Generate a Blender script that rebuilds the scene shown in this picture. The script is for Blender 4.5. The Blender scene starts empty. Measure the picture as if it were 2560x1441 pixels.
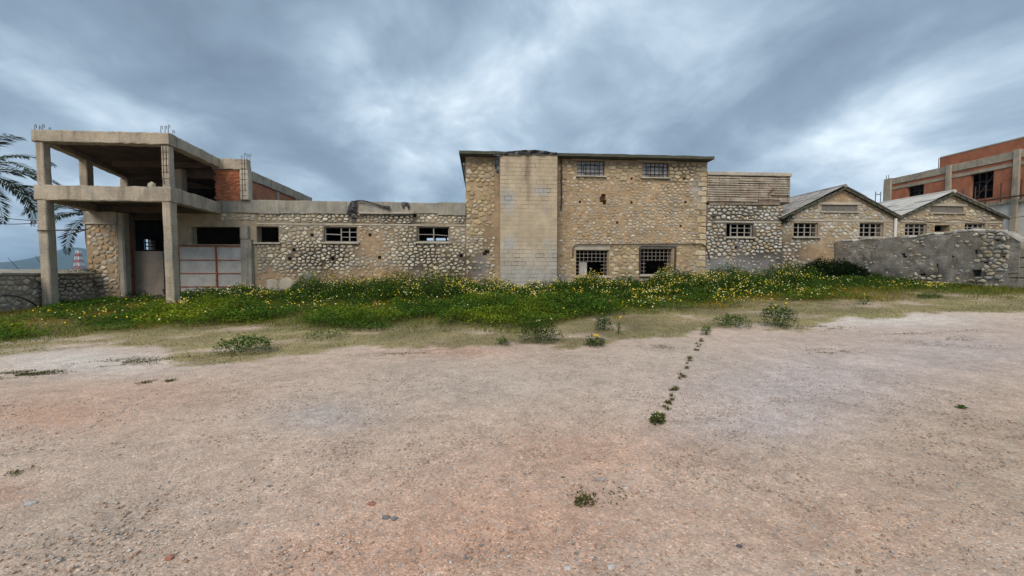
import bpy, math, random
import numpy as np
from mathutils import Vector
random.seed(7); RNG = np.random.default_rng(7)
sc = bpy.context.scene
# ------------------------------------------------------------------ camera
FPX = 980.0; PSI = math.radians(4.5); TH = math.atan((720.5-677)/FPX); EYE = 1.6
cam_d = bpy.data.cameras.new('camera'); cam = bpy.data.objects.new('camera', cam_d); sc.collection.objects.link(cam)
cam.location = (0, 0, EYE); cam.rotation_euler = (math.pi/2-TH, 0, -PSI)
cam_d.sensor_width = 36; cam_d.lens = FPX/2560*36; cam_d.clip_start = .05; cam_d.clip_end = 20000
sc.camera = cam
# ------------------------------------------------------------------ sky, sun, exposure
SUN_EL = math.radians(42); SUN_AZ = math.radians(203)      # azimuth clockwise from +Y: behind the viewer
W = bpy.data.worlds.new('World'); sc.world = W; W.use_nodes = True
nt = W.node_tree; nt.nodes.clear()
def N(t, typ, **kw):
    n = t.nodes.new(typ)
    for k, v in kw.items():
        if k.startswith('i_'):
            key = k[2:]; key = int(key) if key.isdigit() else key.replace('_', ' ')
            n.inputs[key].default_value = v
        else: setattr(n, k, v)
    return n
def L(t, a, b): t.links.new(a, b)
def ramp(t, src, stops):
    r = t.nodes.new('ShaderNodeValToRGB'); e = r.color_ramp.elements
    while len(e) < len(stops): e.new(.5)
    for el, (p, c) in zip(e, stops):
        el.position = p; el.color = (c, c, c, 1) if not hasattr(c, '__len__') else (*c, 1)
    L(t, src, r.inputs[0]); return r.outputs[0]
def math_(t, op, a, b=None, c=None):
    n = N(t, 'ShaderNodeMath', operation=op)
    for i, v in enumerate((a, b, c)):
        if v is None: continue
        if isinstance(v, (int, float)): n.inputs[i].default_value = v
        else: L(t, v, n.inputs[i])
    return n.outputs[0]
def mixc(t, fac, a, b, mode='MIX'):
    n = N(t, 'ShaderNodeMix', data_type='RGBA', blend_type=mode)
    for sock, v in ((n.inputs[0], fac), (n.inputs[6], a), (n.inputs[7], b)):
        if isinstance(v, (int, float)): sock.default_value = v
        elif isinstance(v, tuple): sock.default_value = (*v, 1)
        else: L(t, v, sock)
    return n.outputs[2]
sky = N(nt, 'ShaderNodeTexSky', sky_type='NISHITA', sun_disc=False, sun_elevation=SUN_EL, sun_rotation=SUN_AZ)
sky_s = mixc(nt, 1.0, sky.outputs[0], (.05, .05, .05), 'MULTIPLY')
tc = N(nt, 'ShaderNodeTexCoord'); sp = N(nt, 'ShaderNodeSeparateXYZ'); L(nt, tc.outputs['Generated'], sp.inputs[0])
zz = math_(nt, 'ADD', math_(nt, 'MAXIMUM', sp.outputs[2], 0.0), .3)
uu = math_(nt, 'DIVIDE', sp.outputs[0], zz); vv = math_(nt, 'DIVIDE', sp.outputs[1], zz)
def cloud(su, sv, off, scale, detail, rough, dist, rot=0.0):
    cb = N(nt, 'ShaderNodeCombineXYZ'); L(nt, uu, cb.inputs[0]); L(nt, vv, cb.inputs[1]); cb.inputs[2].default_value = off
    mp = N(nt, 'ShaderNodeMapping', vector_type='TEXTURE'); mp.inputs['Rotation'].default_value = (0, 0, rot); mp.inputs['Scale'].default_value = (1/su, 1/sv, 1); L(nt, cb.outputs[0], mp.inputs[0])
    n = N(nt, 'ShaderNodeTexNoise', i_Scale=scale, i_Detail=detail, i_Roughness=rough, i_Distortion=dist); L(nt, mp.outputs[0], n.inputs['Vector']); return n.outputs[0]
c1 = cloud(1.0, .72, 12.4, 1.25, 4, .48, .5, .1)
c2 = cloud(1.0, .85, 9.1, 3.0, 8, .58, .35, -.1)
c3 = cloud(.6, .6, 15.4, .8, 2, .5, .0)
cs = math_(nt, 'ADD', math_(nt, 'MULTIPLY', c1, .46), math_(nt, 'ADD', math_(nt, 'MULTIPLY', c2, .30), math_(nt, 'MULTIPLY', c3, .24)))
ccol = ramp(nt, cs, [(.37, (.125, .17, .222)), (.45, (.168, .225, .29)), (.51, (.235, .305, .38)), (.56, (.335, .41, .485)), (.63, (.55, .62, .67))])
cover = ramp(nt, cs, [(.36, .86), (.5, .96)])
bg = N(nt, 'ShaderNodeBackground', i_Strength=1.0); L(nt, mixc(nt, cover, sky_s, ccol), bg.inputs[0])
wo = N(nt, 'ShaderNodeOutputWorld'); L(nt, bg.outputs[0], wo.inputs[0])
sl = bpy.data.lights.new('sun', 'SUN'); sl.energy = 1.5; sl.angle = math.radians(35); sl.color = (1, .89, .74)
so = bpy.data.objects.new('sun', sl); sc.collection.objects.link(so)
so.rotation_euler = Vector((-math.sin(SUN_AZ)*math.cos(SUN_EL), -math.cos(SUN_AZ)*math.cos(SUN_EL), -math.sin(SUN_EL))).to_track_quat('-Z', 'Y').to_euler()
so.location = (0, -5, 30)
vs = sc.view_settings; vs.view_transform = 'Standard'; vs.look = 'None'; vs.exposure = 0.85; vs.gamma = 1; vs.use_curve_mapping = False
sc.cycles.use_denoising = True
# ------------------------------------------------------------------ photo geometry helpers (pixel -> point on a real plane)
def ray(px, py):
    u = (px-1280)/FPX; v = (720.5-py)/FPX; c, s, ct, st = math.cos(PSI), math.sin(PSI), math.cos(TH), math.sin(TH)
    return (u*c+v*s*st+s*ct, -u*s+v*c*st+c*ct, v*ct-st)
def atY(px, py, Y):
    d = ray(px, py); t = Y/d[1]; return d[0]*t, EYE+d[2]*t
def atX(px, py, X):
    d = ray(px, py); t = X/d[0]; return d[1]*t, EYE+d[2]*t
def project(x, y, z):
    c, s, ct, st = math.cos(PSI), math.sin(PSI), math.cos(TH), math.sin(TH)
    u = x*c-y*s; f = x*s*ct+y*c*ct-(z-EYE)*st; v = x*s*st+y*c*st+(z-EYE)*ct
    f = np.where(np.abs(f) < 1e-3, 1e-3, f)
    return 1280+FPX*u/f, 720.5-FPX*v/f, f
def rect(px0, py0, px1, py1, Y):
    a = atY(px0, py0, Y); b = atY(px1, py1, Y); return a[0], b[0], b[1], a[1]
# value noise
def vnoise(x, y, scale, seed=0):
    x = np.asarray(x)*scale; y = np.asarray(y)*scale
    xi = np.floor(x).astype(np.int64); yi = np.floor(y).astype(np.int64); fx = x-xi; fy = y-yi
    fx = fx*fx*(3-2*fx); fy = fy*fy*(3-2*fy)
    def h(a, b):
        n = (a*374761393+b*668265263+seed*974711) & 0x7fffffff
        n = ((n ^ (n >> 13))*1274126177) & 0x7fffffff
        return ((n ^ (n >> 16)) & 0xffff)/65535.0
    return (h(xi, yi)*(1-fx)+h(xi+1, yi)*fx)*(1-fy)+(h(xi, yi+1)*(1-fx)+h(xi+1, yi+1)*fx)*fy
def fbm(x, y, scale, seed=0): return .55*vnoise(x, y, scale, seed)+.3*vnoise(x, y, scale*2.1, seed+1)+.15*vnoise(x, y, scale*4.3, seed+2)
# terrain
CT = np.array([(-30,5,-.05),(-30,16,-.15),(-18.3,18.2,-.13),(-21,22,-.05),(-13.4,18.2,.12),(-14.3,22,.1),(-10.8,22,.22),(-5,22,.3),(2,22,.38),(8,22,.5),(13,22,.68),(17,22,.85),(21,22,.95),
 (21,18,.98),(21,13.5,.97),(24,10,.8),(30,14,1.0),(14,15,.55),(16,11,.5),(8,16,.3),(2,16,.18),(-6,16,.08),(0,10,0),(6,10,.08),(11,8,.2),(-8,10,-.02),(-14,12,-.08),(0,4,0),(-5,4,0),(5,4,0),(10,3,.02),(-12,4,-.02),(0,-4,0),(-12,-4,0),(12,-4,0),(20,3,.2),(30,5,.6),(0,35,.4),(-20,35,0),(20,35,.9),(40,35,1.0),(45,20,1.0)], float)
def terrain(x, y):
    x = np.asarray(x, float); y = np.asarray(y, float); num = np.zeros(np.broadcast(x, y).shape); den = num+1e-9
    for cx, cy, ch in CT:
        w = np.exp(-((x-cx)**2+(y-cy)**2)/(2*3.6**2))+1e-6/(1+(x-cx)**2+(y-cy)**2); num = num+w*ch; den = den+w
    return num/den+.05*(fbm(x, y, .35, 5)-.5)*np.clip(y/12, .2, 1)
def G(px, py):
    d = ray(px, py); z = 0.0
    for _ in range(40):
        t = (z-EYE)/d[2]; t = min(max(t, 0), 60); z = .5*z+.5*float(terrain(d[0]*t, d[1]*t))
    return d[0]*t, d[1]*t, z
# ------------------------------------------------------------------ mesh helpers
C = sc.collection
class MB:
    def __init__(s): s.v = []; s.f = []; s.c = []; s.hascol = False
    def add(s, vs_, fs, col=None):
        o = len(s.v); s.v += [tuple(p) for p in vs_]; s.f += [tuple(i+o for i in f) for f in fs]
        if col is not None: s.hascol = True
        cols = col if (col is not None and hasattr(col[0], '__len__')) else [col or (.5, .5, .5)]*len(vs_)
        s.c += list(cols); return s
    def box(s, x0, x1, y0, y1, z0, z1, col=None):
        return s.add([(x0,y0,z0),(x1,y0,z0),(x1,y1,z0),(x0,y1,z0),(x0,y0,z1),(x1,y0,z1),(x1,y1,z1),(x0,y1,z1)], [(0,3,2,1),(4,5,6,7),(0,1,5,4),(1,2,6,5),(2,3,7,6),(3,0,4,7)], col)
    def prism(s, poly, z0, z1):
        n = len(poly); area = sum(poly[i][0]*poly[(i+1)%n][1]-poly[(i+1)%n][0]*poly[i][1] for i in range(n))
        if area < 0: poly = poly[::-1]
        return s.add([(x,y,z0) for x,y in poly]+[(x,y,z1) for x,y in poly], [tuple(range(n))[::-1], tuple(range(n,2*n))]+[(i,(i+1)%n,n+(i+1)%n,n+i) for i in range(n)])
    def bar(s, p0, p1, w, h=None, jit=0, segs=1, cham=0, up=(0,0,1)):
        """a rectangular bar along p0-p1, w sideways, h in the 'up' direction, with worn edges"""
        h = h or w; p0 = Vector(p0); p1 = Vector(p1); d = (p1-p0).normalized(); u = Vector(up)
        if abs(d.dot(u)) > .95: u = Vector((0,1,0))
        sd = d.cross(u).normalized(); u = sd.cross(d).normalized()
        c = cham or min(w, h)*.04; a, b = w/2, h/2
        prof = [(-a+c,-b),(a-c,-b),(a,-b+c),(a,b-c),(a-c,b),(-a+c,b),(-a,b-c),(-a,-b+c)]
        vs_ = []
        for i in range(segs+1):
            q = p0.lerp(p1, i/segs)
            for x, y in prof:
                j = [random.uniform(-jit, jit) for _ in '12']; vs_.append(q+sd*(x+j[0])+u*(y+j[1]))
        fs = [tuple(range(8)), tuple(range(segs*8, segs*8+8))[::-1]]
        for i in range(segs):
            for k in range(8): fs.append((i*8+k, (i+1)*8+k, (i+1)*8+(k+1)%8, i*8+(k+1)%8))
        return s.add(vs_, fs)
    def tube(s, pts, r, n=6, r1=None):
        pts = [Vector(p) for p in pts]; m = len(pts); vs_ = []; prev = None
        for i, p in enumerate(pts):
            d = (pts[min(i+1,m-1)]-pts[max(i-1,0)]).normalized()
            a = d.orthogonal().normalized() if prev is None else (prev-d*prev.dot(d)).normalized()
            prev = a; b = d.cross(a); rr = r if r1 is None else r+(r1-r)*i/(m-1)
            vs_ += [p+a*rr*math.cos(2*math.pi*k/n)+b*rr*math.sin(2*math.pi*k/n) for k in range(n)]
        fs = [tuple(range(n))[::-1], tuple(range((m-1)*n, m*n))]
        for i in range(m-1):
            for k in range(n): fs.append((i*n+k, i*n+(k+1)%n, (i+1)*n+(k+1)%n, (i+1)*n+k))
        return s.add(vs_, fs)
    def ball(s, c, r, jit=.15, col=None, sq=(1,1,1)):
        vs_ = [(0,0,-1)]+[(math.cos(2*math.pi*k/6+o)*cz, math.sin(2*math.pi*k/6+o)*cz, sz) for (cz, sz, o) in ((.86,-.5,0),(.86,.5,.5)) for k in range(6)]+[(0,0,1)]
        vs_ = [tuple(c[i]+p[i]*r*sq[i]*(1+random.uniform(-jit,jit)) for i in range(3)) for p in vs_]
        fs = [(0,1+(k+1)%6,1+k) for k in range(6)]+[(13,7+k,7+(k+1)%6) for k in range(6)]
        for k in range(6): fs += [(1+k,1+(k+1)%6,7+k),(1+(k+1)%6,7+(k+1)%6,7+k)]
        return s.add(vs_, fs, col)
def link(name, me, mat, parent=None, kind=None, smooth=False):
    o = bpy.data.objects.new(name, me); C.objects.link(o)
    if mat: me.materials.append(mat)
    if parent is not None: o.parent = parent
    if kind: o['kind'] = kind
    if smooth: me.polygons.foreach_set('use_smooth', [True]*len(me.polygons))
    return o
ROOTLOC = {}
def rootloc(o):
    while o.parent is not None: o = o.parent
    return ROOTLOC.get(o.name, (0,0,0))
def part(name, mb, mat, parent=None, kind=None, smooth=False):
    l = rootloc(parent) if parent is not None else (0,0,0)
    me = bpy.data.meshes.new(name); me.from_pydata([(v[0]-l[0], v[1]-l[1], v[2]-l[2]) for v in mb.v], [], mb.f)
    if mb.hascol:
        a = me.color_attributes.new('Col', 'FLOAT_COLOR', 'POINT'); a.data.foreach_set('color', np.array([(*c[:3], 1) for c in mb.c], np.float32).ravel())
    me.update(); return link(name, me, mat, parent, kind, smooth)
def tag(o, label, cat, group=None, kind=None):
    o['label'] = label
    if cat: o['category'] = cat
    if group: o['group'] = group
    if kind: o['kind'] = kind
    return o
def thing(name, label, cat, loc, group=None):
    o = bpy.data.objects.new(name, None); C.objects.link(o); o.location = loc; o.empty_display_size = .3; ROOTLOC[o.name] = tuple(loc); return tag(o, label, cat, group)
def solo(name, mb, mat, label, cat, group=None, kind=None, smooth=False):
    """a thing of one mesh, origin at its base"""
    v = np.array(mb.v); l = (*(v[:,:2].mean(0)), v[:,2].min()); mb.v = [tuple(p) for p in (v-l)]
    o = part(name, mb, mat, None, kind, smooth); o.location = l; ROOTLOC[o.name] = tuple(l); return tag(o, label, cat, group)
def np_mesh(name, V, F, Cc, mat, parent=None, kind=None):
    me = bpy.data.meshes.new(name); l = rootloc(parent) if parent is not None else (0,0,0)
    V = np.asarray(V, np.float32)-np.array(l, np.float32); k = F.shape[1]; m = len(F)
    me.vertices.add(len(V)); me.vertices.foreach_set('co', V.ravel())
    me.loops.add(m*k); me.loops.foreach_set('vertex_index', F.astype(np.int32).ravel())
    me.polygons.add(m); me.polygons.foreach_set('loop_start', np.arange(0, m*k, k, dtype=np.int32)); me.polygons.foreach_set('loop_total', np.full(m, k, np.int32))
    a = me.color_attributes.new('Col', 'FLOAT_COLOR', 'POINT'); a.data.foreach_set('color', np.c_[Cc, np.ones(len(V))].astype(np.float32).ravel())
    me.update(calc_edges=True); return link(name, me, mat, parent, kind)
# ------------------------------------------------------------------ materials
def surf(name, col=None, var=.25, sc_=2.0, fine=25, bump=.4, bscale=35, rough=.92, streak=0, scol=(.05,.045,.04), second=None, s2=(.5,.62), boards=0, spec=.25, metal=0, rust=None):
    m = bpy.data.materials.new(name); m.use_nodes = True; t = m.node_tree; b = t.nodes['Principled BSDF']
    g = N(t, 'ShaderNodeNewGeometry'); P = g.outputs['Position']
    if col is None: c = N(t, 'ShaderNodeAttribute', attribute_name='Col').outputs['Color']
    else:
        rgb = N(t, 'ShaderNodeRGB'); rgb.outputs[0].default_value = (*col, 1); c = rgb.outputs[0]
    n1 = N(t, 'ShaderNodeTexNoise', i_Scale=sc_, i_Detail=6, i_Roughness=.6); L(t, P, n1.inputs['Vector'])
    if second:
        n3 = N(t, 'ShaderNodeTexNoise', i_Scale=sc_*.6, i_Detail=7, i_Roughness=.65, i_Distortion=.6); L(t, P, n3.inputs['Vector'])
        c = mixc(t, ramp(t, n3.outputs[0], [(s2[0], 0), (s2[1], 1)]), c, second)
    if rust:
        n4 = N(t, 'ShaderNodeTexNoise', i_Scale=sc_*2.3, i_Detail=8, i_Roughness=.7, i_Distortion=.4); L(t, P, n4.inputs['Vector'])
        c = mixc(t, ramp(t, n4.outputs[0], [(rust[1], 0), (rust[1]+.1, 1)]), c, rust[0])
    c = mixc(t, 1.0, c, ramp(t, n1.outputs[0], [(.28, 1-var), (.72, 1+var*.55)]), 'MULTIPLY')
    n2 = N(t, 'ShaderNodeTexNoise', i_Scale=fine, i_Detail=4, i_Roughness=.6); L(t, P, n2.inputs['Vector'])
    c = mixc(t, 1.0, c, ramp(t, n2.outputs[0], [(.3, 1-var*.8), (.7, 1+var*.4)]), 'MULTIPLY')
    hgt = N(t, 'ShaderNodeTexNoise', i_Scale=bscale, i_Detail=5, i_Roughness=.65); L(t, P, hgt.inputs['Vector']); hv = hgt.outputs[0]
    if streak:
        mp = N(t, 'ShaderNodeMapping'); mp.inputs['Scale'].default_value = (4, 4, .28); L(t, P, mp.inputs[0])
        n5 = N(t, 'ShaderNodeTexNoise', i_Scale=1, i_Detail=6, i_Roughness=.6); L(t, mp.outputs[0], n5.inputs['Vector'])
        c = mixc(t, math_(t, 'MULTIPLY', ramp(t, n5.outputs[0], [(.5, 0), (.7, 1)]), streak), c, scol)
    if boards:
        mp = N(t, 'ShaderNodeMapping'); mp.inputs['Scale'].default_value = (.15, .15, 1); L(t, P, mp.inputs[0])
        wv = N(t, 'ShaderNodeTexWave', wave_type='BANDS', bands_direction='Z', wave_profile='SAW', i_Scale=boards, i_Distortion=.35, i_Detail=2); L(t, mp.outputs[0], wv.inputs['Vector'])
        ln = ramp(t, wv.outputs[0], [(0, .62), (.08, 1), (.93, 1), (1, .8)]); c = mixc(t, .5, c, ln, 'MULTIPLY'); hv = math_(t, 'ADD', hv, math_(t, 'MULTIPLY', ln, .6))
    L(t, c, b.inputs['Base Color']); b.inputs['Roughness'].default_value = rough; b.inputs['Specular IOR Level'].default_value = spec; b.inputs['Metallic'].default_value = metal
    if bump:
        bp = N(t, 'ShaderNodeBump', i_Strength=bump, i_Distance=.02); L(t, hv, bp.inputs['Height']); L(t, bp.outputs[0], b.inputs['Normal'])
    return m
M_stone = surf('rubble_stone', None, .28, 9, 40, .5, 30)
M_yard = surf('rough_cement_render', None, .42, 2.6, 12, 1.0, 10, second=(.31,.255,.195), s2=(.56,.66))
M_mortar = surf('lime_mortar', None, .30, 3.2, 28, .7, 22)
M_conc = surf('weathered_concrete', (.44,.375,.29), .34, 1.1, 18, .35, 25, streak=.6, scol=(.14,.115,.09), second=(.35,.32,.27), boards=2.4)
M_conc2 = surf('pale_weathered_concrete', (.47,.42,.34), .26, 1.3, 20, .35, 25, streak=.35, scol=(.2,.17,.13), second=(.40,.385,.35))
M_parapet = surf('grey_parapet_concrete', (.36,.33,.275), .3, 1.6, 22, .4, 22, streak=.55, scol=(.12,.11,.095), second=(.29,.28,.25), boards=3.2)
M_roofslab = surf('mossy_roof_slab', (.10,.10,.08), .4, 2.5, 25, .4, 20, second=(.09,.10,.06))
M_dark = surf('shade_dark_plaster', (.055,.045,.038), .3, 1.5, 20, .2, 20)  # indoor shade put into the colour, so rooms behind openings stay dark
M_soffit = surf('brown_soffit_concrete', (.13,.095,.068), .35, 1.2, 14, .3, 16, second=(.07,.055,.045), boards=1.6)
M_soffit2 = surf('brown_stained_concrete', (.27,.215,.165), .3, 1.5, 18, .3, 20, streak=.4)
M_block = surf('rendered_block', None, .2, 2.2, 30, .5, 26)
M_brick = surf('red_clay_brick', None, .28, 5, 35, .4, 30)
M_wood = surf('grey_weathered_wood', (.32,.295,.265), .3, 8, 60, .3, 50)
M_iron = surf('rusty_iron', (.075,.055,.045), .35, 8, 50, .2, 60, rough=.8, spec=.3)
M_lbar = surf('pale_rusted_bar', (.40,.34,.30), .3, 8, 50, .2, 60, rough=.75)
M_red = surf('red_oxide_rusty_frame', (.34,.085,.045), .35, 7, 40, .2, 60, rough=.7, rust=((.50,.26,.07), .5))
M_sheet = surf('dull_zinc_sheet', (.50,.475,.445), .2, 1.6, 18, .12, 8, rough=.55, spec=.4, rust=((.34,.22,.13), .63), second=(.43,.425,.42), streak=.4, scol=(.44,.31,.2))
M_pipe = surf('pale_plastic_pipe', (.55,.53,.50), .12, 4, 30, .1, 30, rough=.6)
M_tarp = surf('black_plastic_sheet', (.012,.012,.014), .3, 3, 20, .3, 12, rough=.42, spec=.5)
M_glass = surf('dusty_wired_glass', (.34,.36,.37), .22, 6, 40, .1, 30, rough=.35, spec=.5)
M_roofsheet = surf('lichen_grey_roof_sheet', (.33,.32,.31), .35, 2.2, 20, .4, 18, second=(.21,.205,.19))
M_roofpale = surf('pale_roof_sheet', (.50,.485,.455), .18, 1.6, 16, .3, 16, second=(.40,.39,.37))
M_white = surf('peeling_white_paint', (.62,.61,.58), .25, 1.5, 16, .3, 20, second=(.40,.38,.35))
M_leaf = None
def leafmat(name, trans=.3):
    m = bpy.data.materials.new(name); m.use_nodes = True; t = m.node_tree; b = t.nodes['Principled BSDF']
    a = N(t, 'ShaderNodeAttribute', attribute_name='Col'); L(t, a.outputs['Color'], b.inputs['Base Color']); b.inputs['Roughness'].default_value = .85; b.inputs['Specular IOR Level'].default_value = .03
    tr = N(t, 'ShaderNodeBsdfTranslucent'); L(t, a.outputs['Color'], tr.inputs[0]); mx = N(t, 'ShaderNodeMixShader', i_0=trans); L(t, b.outputs[0], mx.inputs[1]); L(t, tr.outputs[0], mx.inputs[2]); L(t, mx.outputs[0], t.nodes['Material Output'].inputs[0]); return m
M_leaf = leafmat('plant_leaf', .3); M_petal = leafmat('flower_petal', .25)
# ------------------------------------------------------------------ ground
E_turf = np.array([(-400,905),(0,900),(110,893),(200,876),(330,866),(400,872),(430,905),(520,912),(640,905),(760,890),(830,872),(940,865),(960,878),(1100,873),(1230,868),(1290,858),(1400,872),(1480,868),(1560,850),(1700,838),(1760,822),(1900,815),(2000,820),(2100,800),(2200,790),(2400,782),(2560,775),(3000,765)], float)
E_green = np.array([(-400,868),(0,862),(120,850),(250,838),(420,822),(640,818),(800,828),(900,834),(1000,832),(1150,818),(1250,828),(1330,836),(1450,802),(1600,790),(1750,780),(1900,768),(2100,754),(2300,748),(2560,745),(3000,742)], float)
E_tall = np.array([(-400,752),(0,756),(430,756),(520,764),(640,760),(760,770),(900,764),(1100,760),(1300,758),(1500,756),(1700,746),(1900,737),(2100,727),(2300,721),(2560,716),(3000,714)], float)
def zone(x, y, z):
    px, py, f = project(x, y, z); ok = f > 1.5
    px = np.where(ok, px, 1280); py = np.where(ok, py, 2000)
    return px, py
def gravel_color(px, py, x, y):
    base = np.array((.575,.435,.345)); c = np.ones((len(px),3))*base
    def bl(cx, cy, rx, ry, col, a):
        w = a*np.exp(-(((px-cx)/rx)**2+((py-cy)/ry)**2)); nonlocal c; c = c*(1-w[:,None])+np.array(col)*w[:,None]
    red = (.58,.335,.23); lil = (.53,.46,.45); pale = (.64,.575,.52); tan = (.5,.4,.3)
    for a in ((120,1040,220,40,red,.75),(0,1240,90,30,(.45,.2,.12),.7),(350,980,260,35,red,.4),(1150,880,120,14,red,.7),(1250,1310,460,150,red,.72),(1480,1130,260,60,red,.5),(900,1410,420,70,red,.6),(2150,1330,420,120,(.54,.35,.25),.7),
              (2000,960,330,90,lil,.9),(1900,1060,200,50,lil,.7),(2400,880,260,60,lil,.7),(820,1040,140,40,(.49,.445,.43),.7),(1200,960,330,60,(.52,.44,.375),.6),(200,905,260,36,pale,.95),(2150,800,240,22,pale,.8),(1700,900,220,40,(.55,.455,.375),.6),(2300,800,200,20,pale,.6),(200,1330,360,120,(.46,.36,.285),.7),(2450,1150,250,160,(.51,.375,.275),.6)): bl(*a)
    return c
def build_ground():
    def axis(lo, hi, segs):   # non-uniform lines: (edge, step)
        out = [lo]; 
        for e, st in segs:
            while out[-1] < e-1e-6: out.append(min(out[-1]+st, e))
        return np.array(out)
    xs = axis(-3200, 3200, [(-400,700),(-60,60),(-30,4),(30,.16),(60,4),(400,60),(3200,700)]); ys = axis(-400, 3200, [(-40,60),(-4,4),(1.2,.4),(12,.11),(24,.2),(60,4),(400,60),(3200,700)])
    X, Y = np.meshgrid(xs, ys); x = X.ravel(); y = Y.ravel(); z = terrain(x, y)
    px, py = zone(x, y, z); c = gravel_color(px, py, x, y)
    nz = (fbm(x, y, 1.1, 11)-.5); nz2 = fbm(x, y, .5, 17)-.5
    t = np.interp(px, E_turf[:,0], E_turf[:,1]); gr = np.interp(px, E_green[:,0], E_green[:,1])
    nzf = fbm(x, y, 3.2, 13)-.5; turf = np.clip((t-py)/4.5+nz*7+nzf*6+.3, 0, 1); green = np.clip((gr-py)/10+nz*4, 0, 1)
    turf = np.where(y > 60, 1, turf)
    pale_patch = np.exp(-(((px-180)/230)**2+((py-905)/32)**2)); turf = turf*np.clip(1.3-2.2*pale_patch+nz*3, 0, 1)
    far = np.clip((y-60)/100, 0, 1)
    turfc = np.array((.255,.205,.10))*(1+1.1*nz2[:,None])+np.clip(nz,0,1)[:,None]*np.array((-.05,.02,-.04)); greenc = np.array((.15,.13,.042))*(1+.7*nz[:,None])
    c = c*(1+.22*nz2[:,None]); c = c*(1-turf[:,None])+turfc*turf[:,None]; c = c*(1-green[:,None])+greenc*green[:,None]
    c = c*(1-.07*(1-turf[:,None])); c = np.clip(c, .01, .9)
    ny, nx = X.shape; i = np.arange(ny*nx).reshape(ny, nx); F = np.stack([i[:-1,:-1], i[:-1,1:], i[1:,1:], i[1:,:-1]], -1).reshape(-1, 4)
    fine = (np.abs(x) < 30) & (y > 0) & (y < 24)
    z = z+np.where(fine, (vnoise(x, y, 4.5, 3)-.5)*.018+turf*(vnoise(x, y, 5, 4)*.03), 0)
    m = bpy.data.materials.new('gravel_and_turf'); m.use_nodes = True; tr = m.node_tree; b = tr.nodes['Principled BSDF']; Pp = N(tr, 'ShaderNodeNewGeometry').outputs['Position']
    col = N(tr, 'ShaderNodeAttribute', attribute_name='Col').outputs['Color']
    v1 = N(tr, 'ShaderNodeTexVoronoi', i_Scale=85); L(tr, Pp, v1.inputs['Vector']); v2 = N(tr, 'ShaderNodeTexVoronoi', i_Scale=38); L(tr, Pp, v2.inputs['Vector'])
    s1 = N(tr, 'ShaderNodeSeparateColor'); L(tr, v1.outputs['Color'], s1.inputs[0]); s2 = N(tr, 'ShaderNodeSeparateColor'); L(tr, v2.outputs['Color'], s2.inputs[0])
    col = mixc(tr, 1, col, ramp(tr, s1.outputs[0], [(0,.62),(.12,.85),(.7,1.04),(.93,1.2),(1,1.55)]), 'MULTIPLY')
    col = mixc(tr, math_(tr, 'MULTIPLY', ramp(tr, s2.outputs[1], [(.72,0),(.8,1)]), .4), col, ramp(tr, s2.outputs[0], [(0,(.22,.20,.19)),(.35,(.50,.46,.42)),(.6,(.42,.22,.13)),(1,(.36,.33,.31))]))
    nn = N(tr, 'ShaderNodeTexNoise', i_Scale=6, i_Detail=8, i_Roughness=.72); L(tr, Pp, nn.inputs['Vector']); col = mixc(tr, 1, col, ramp(tr, nn.outputs[0], [(.3,.76),(.7,1.16)]), 'MULTIPLY')
    n9 = N(tr, 'ShaderNodeTexNoise', i_Scale=1.1, i_Detail=6, i_Roughness=.7, i_Distortion=.5); L(tr, Pp, n9.inputs['Vector']); col = mixc(tr, 1, col, ramp(tr, n9.outputs[0], [(.32,.84),(.66,1.1)]), 'MULTIPLY')
    L(tr, col, b.inputs['Base Color']); b.inputs['Roughness'].default_value = .95; b.inputs['Specular IOR Level'].default_value = .15
    hh = math_(tr, 'ADD', math_(tr, 'MULTIPLY', v1.outputs['Distance'], -.8), math_(tr, 'MULTIPLY', nn.outputs[0], 1.0)); bp = N(tr, 'ShaderNodeBump', i_Strength=.45, i_Distance=.012); L(tr, hh, bp.inputs['Height']); L(tr, bp.outputs[0], b.inputs['Normal'])
    o = np_mesh('ground', np.c_[x, y, z], F, c, m, None, 'structure'); o['label'] = 'pinkish gravel yard running into dry turf and green verge'; return o
build_ground()
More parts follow.
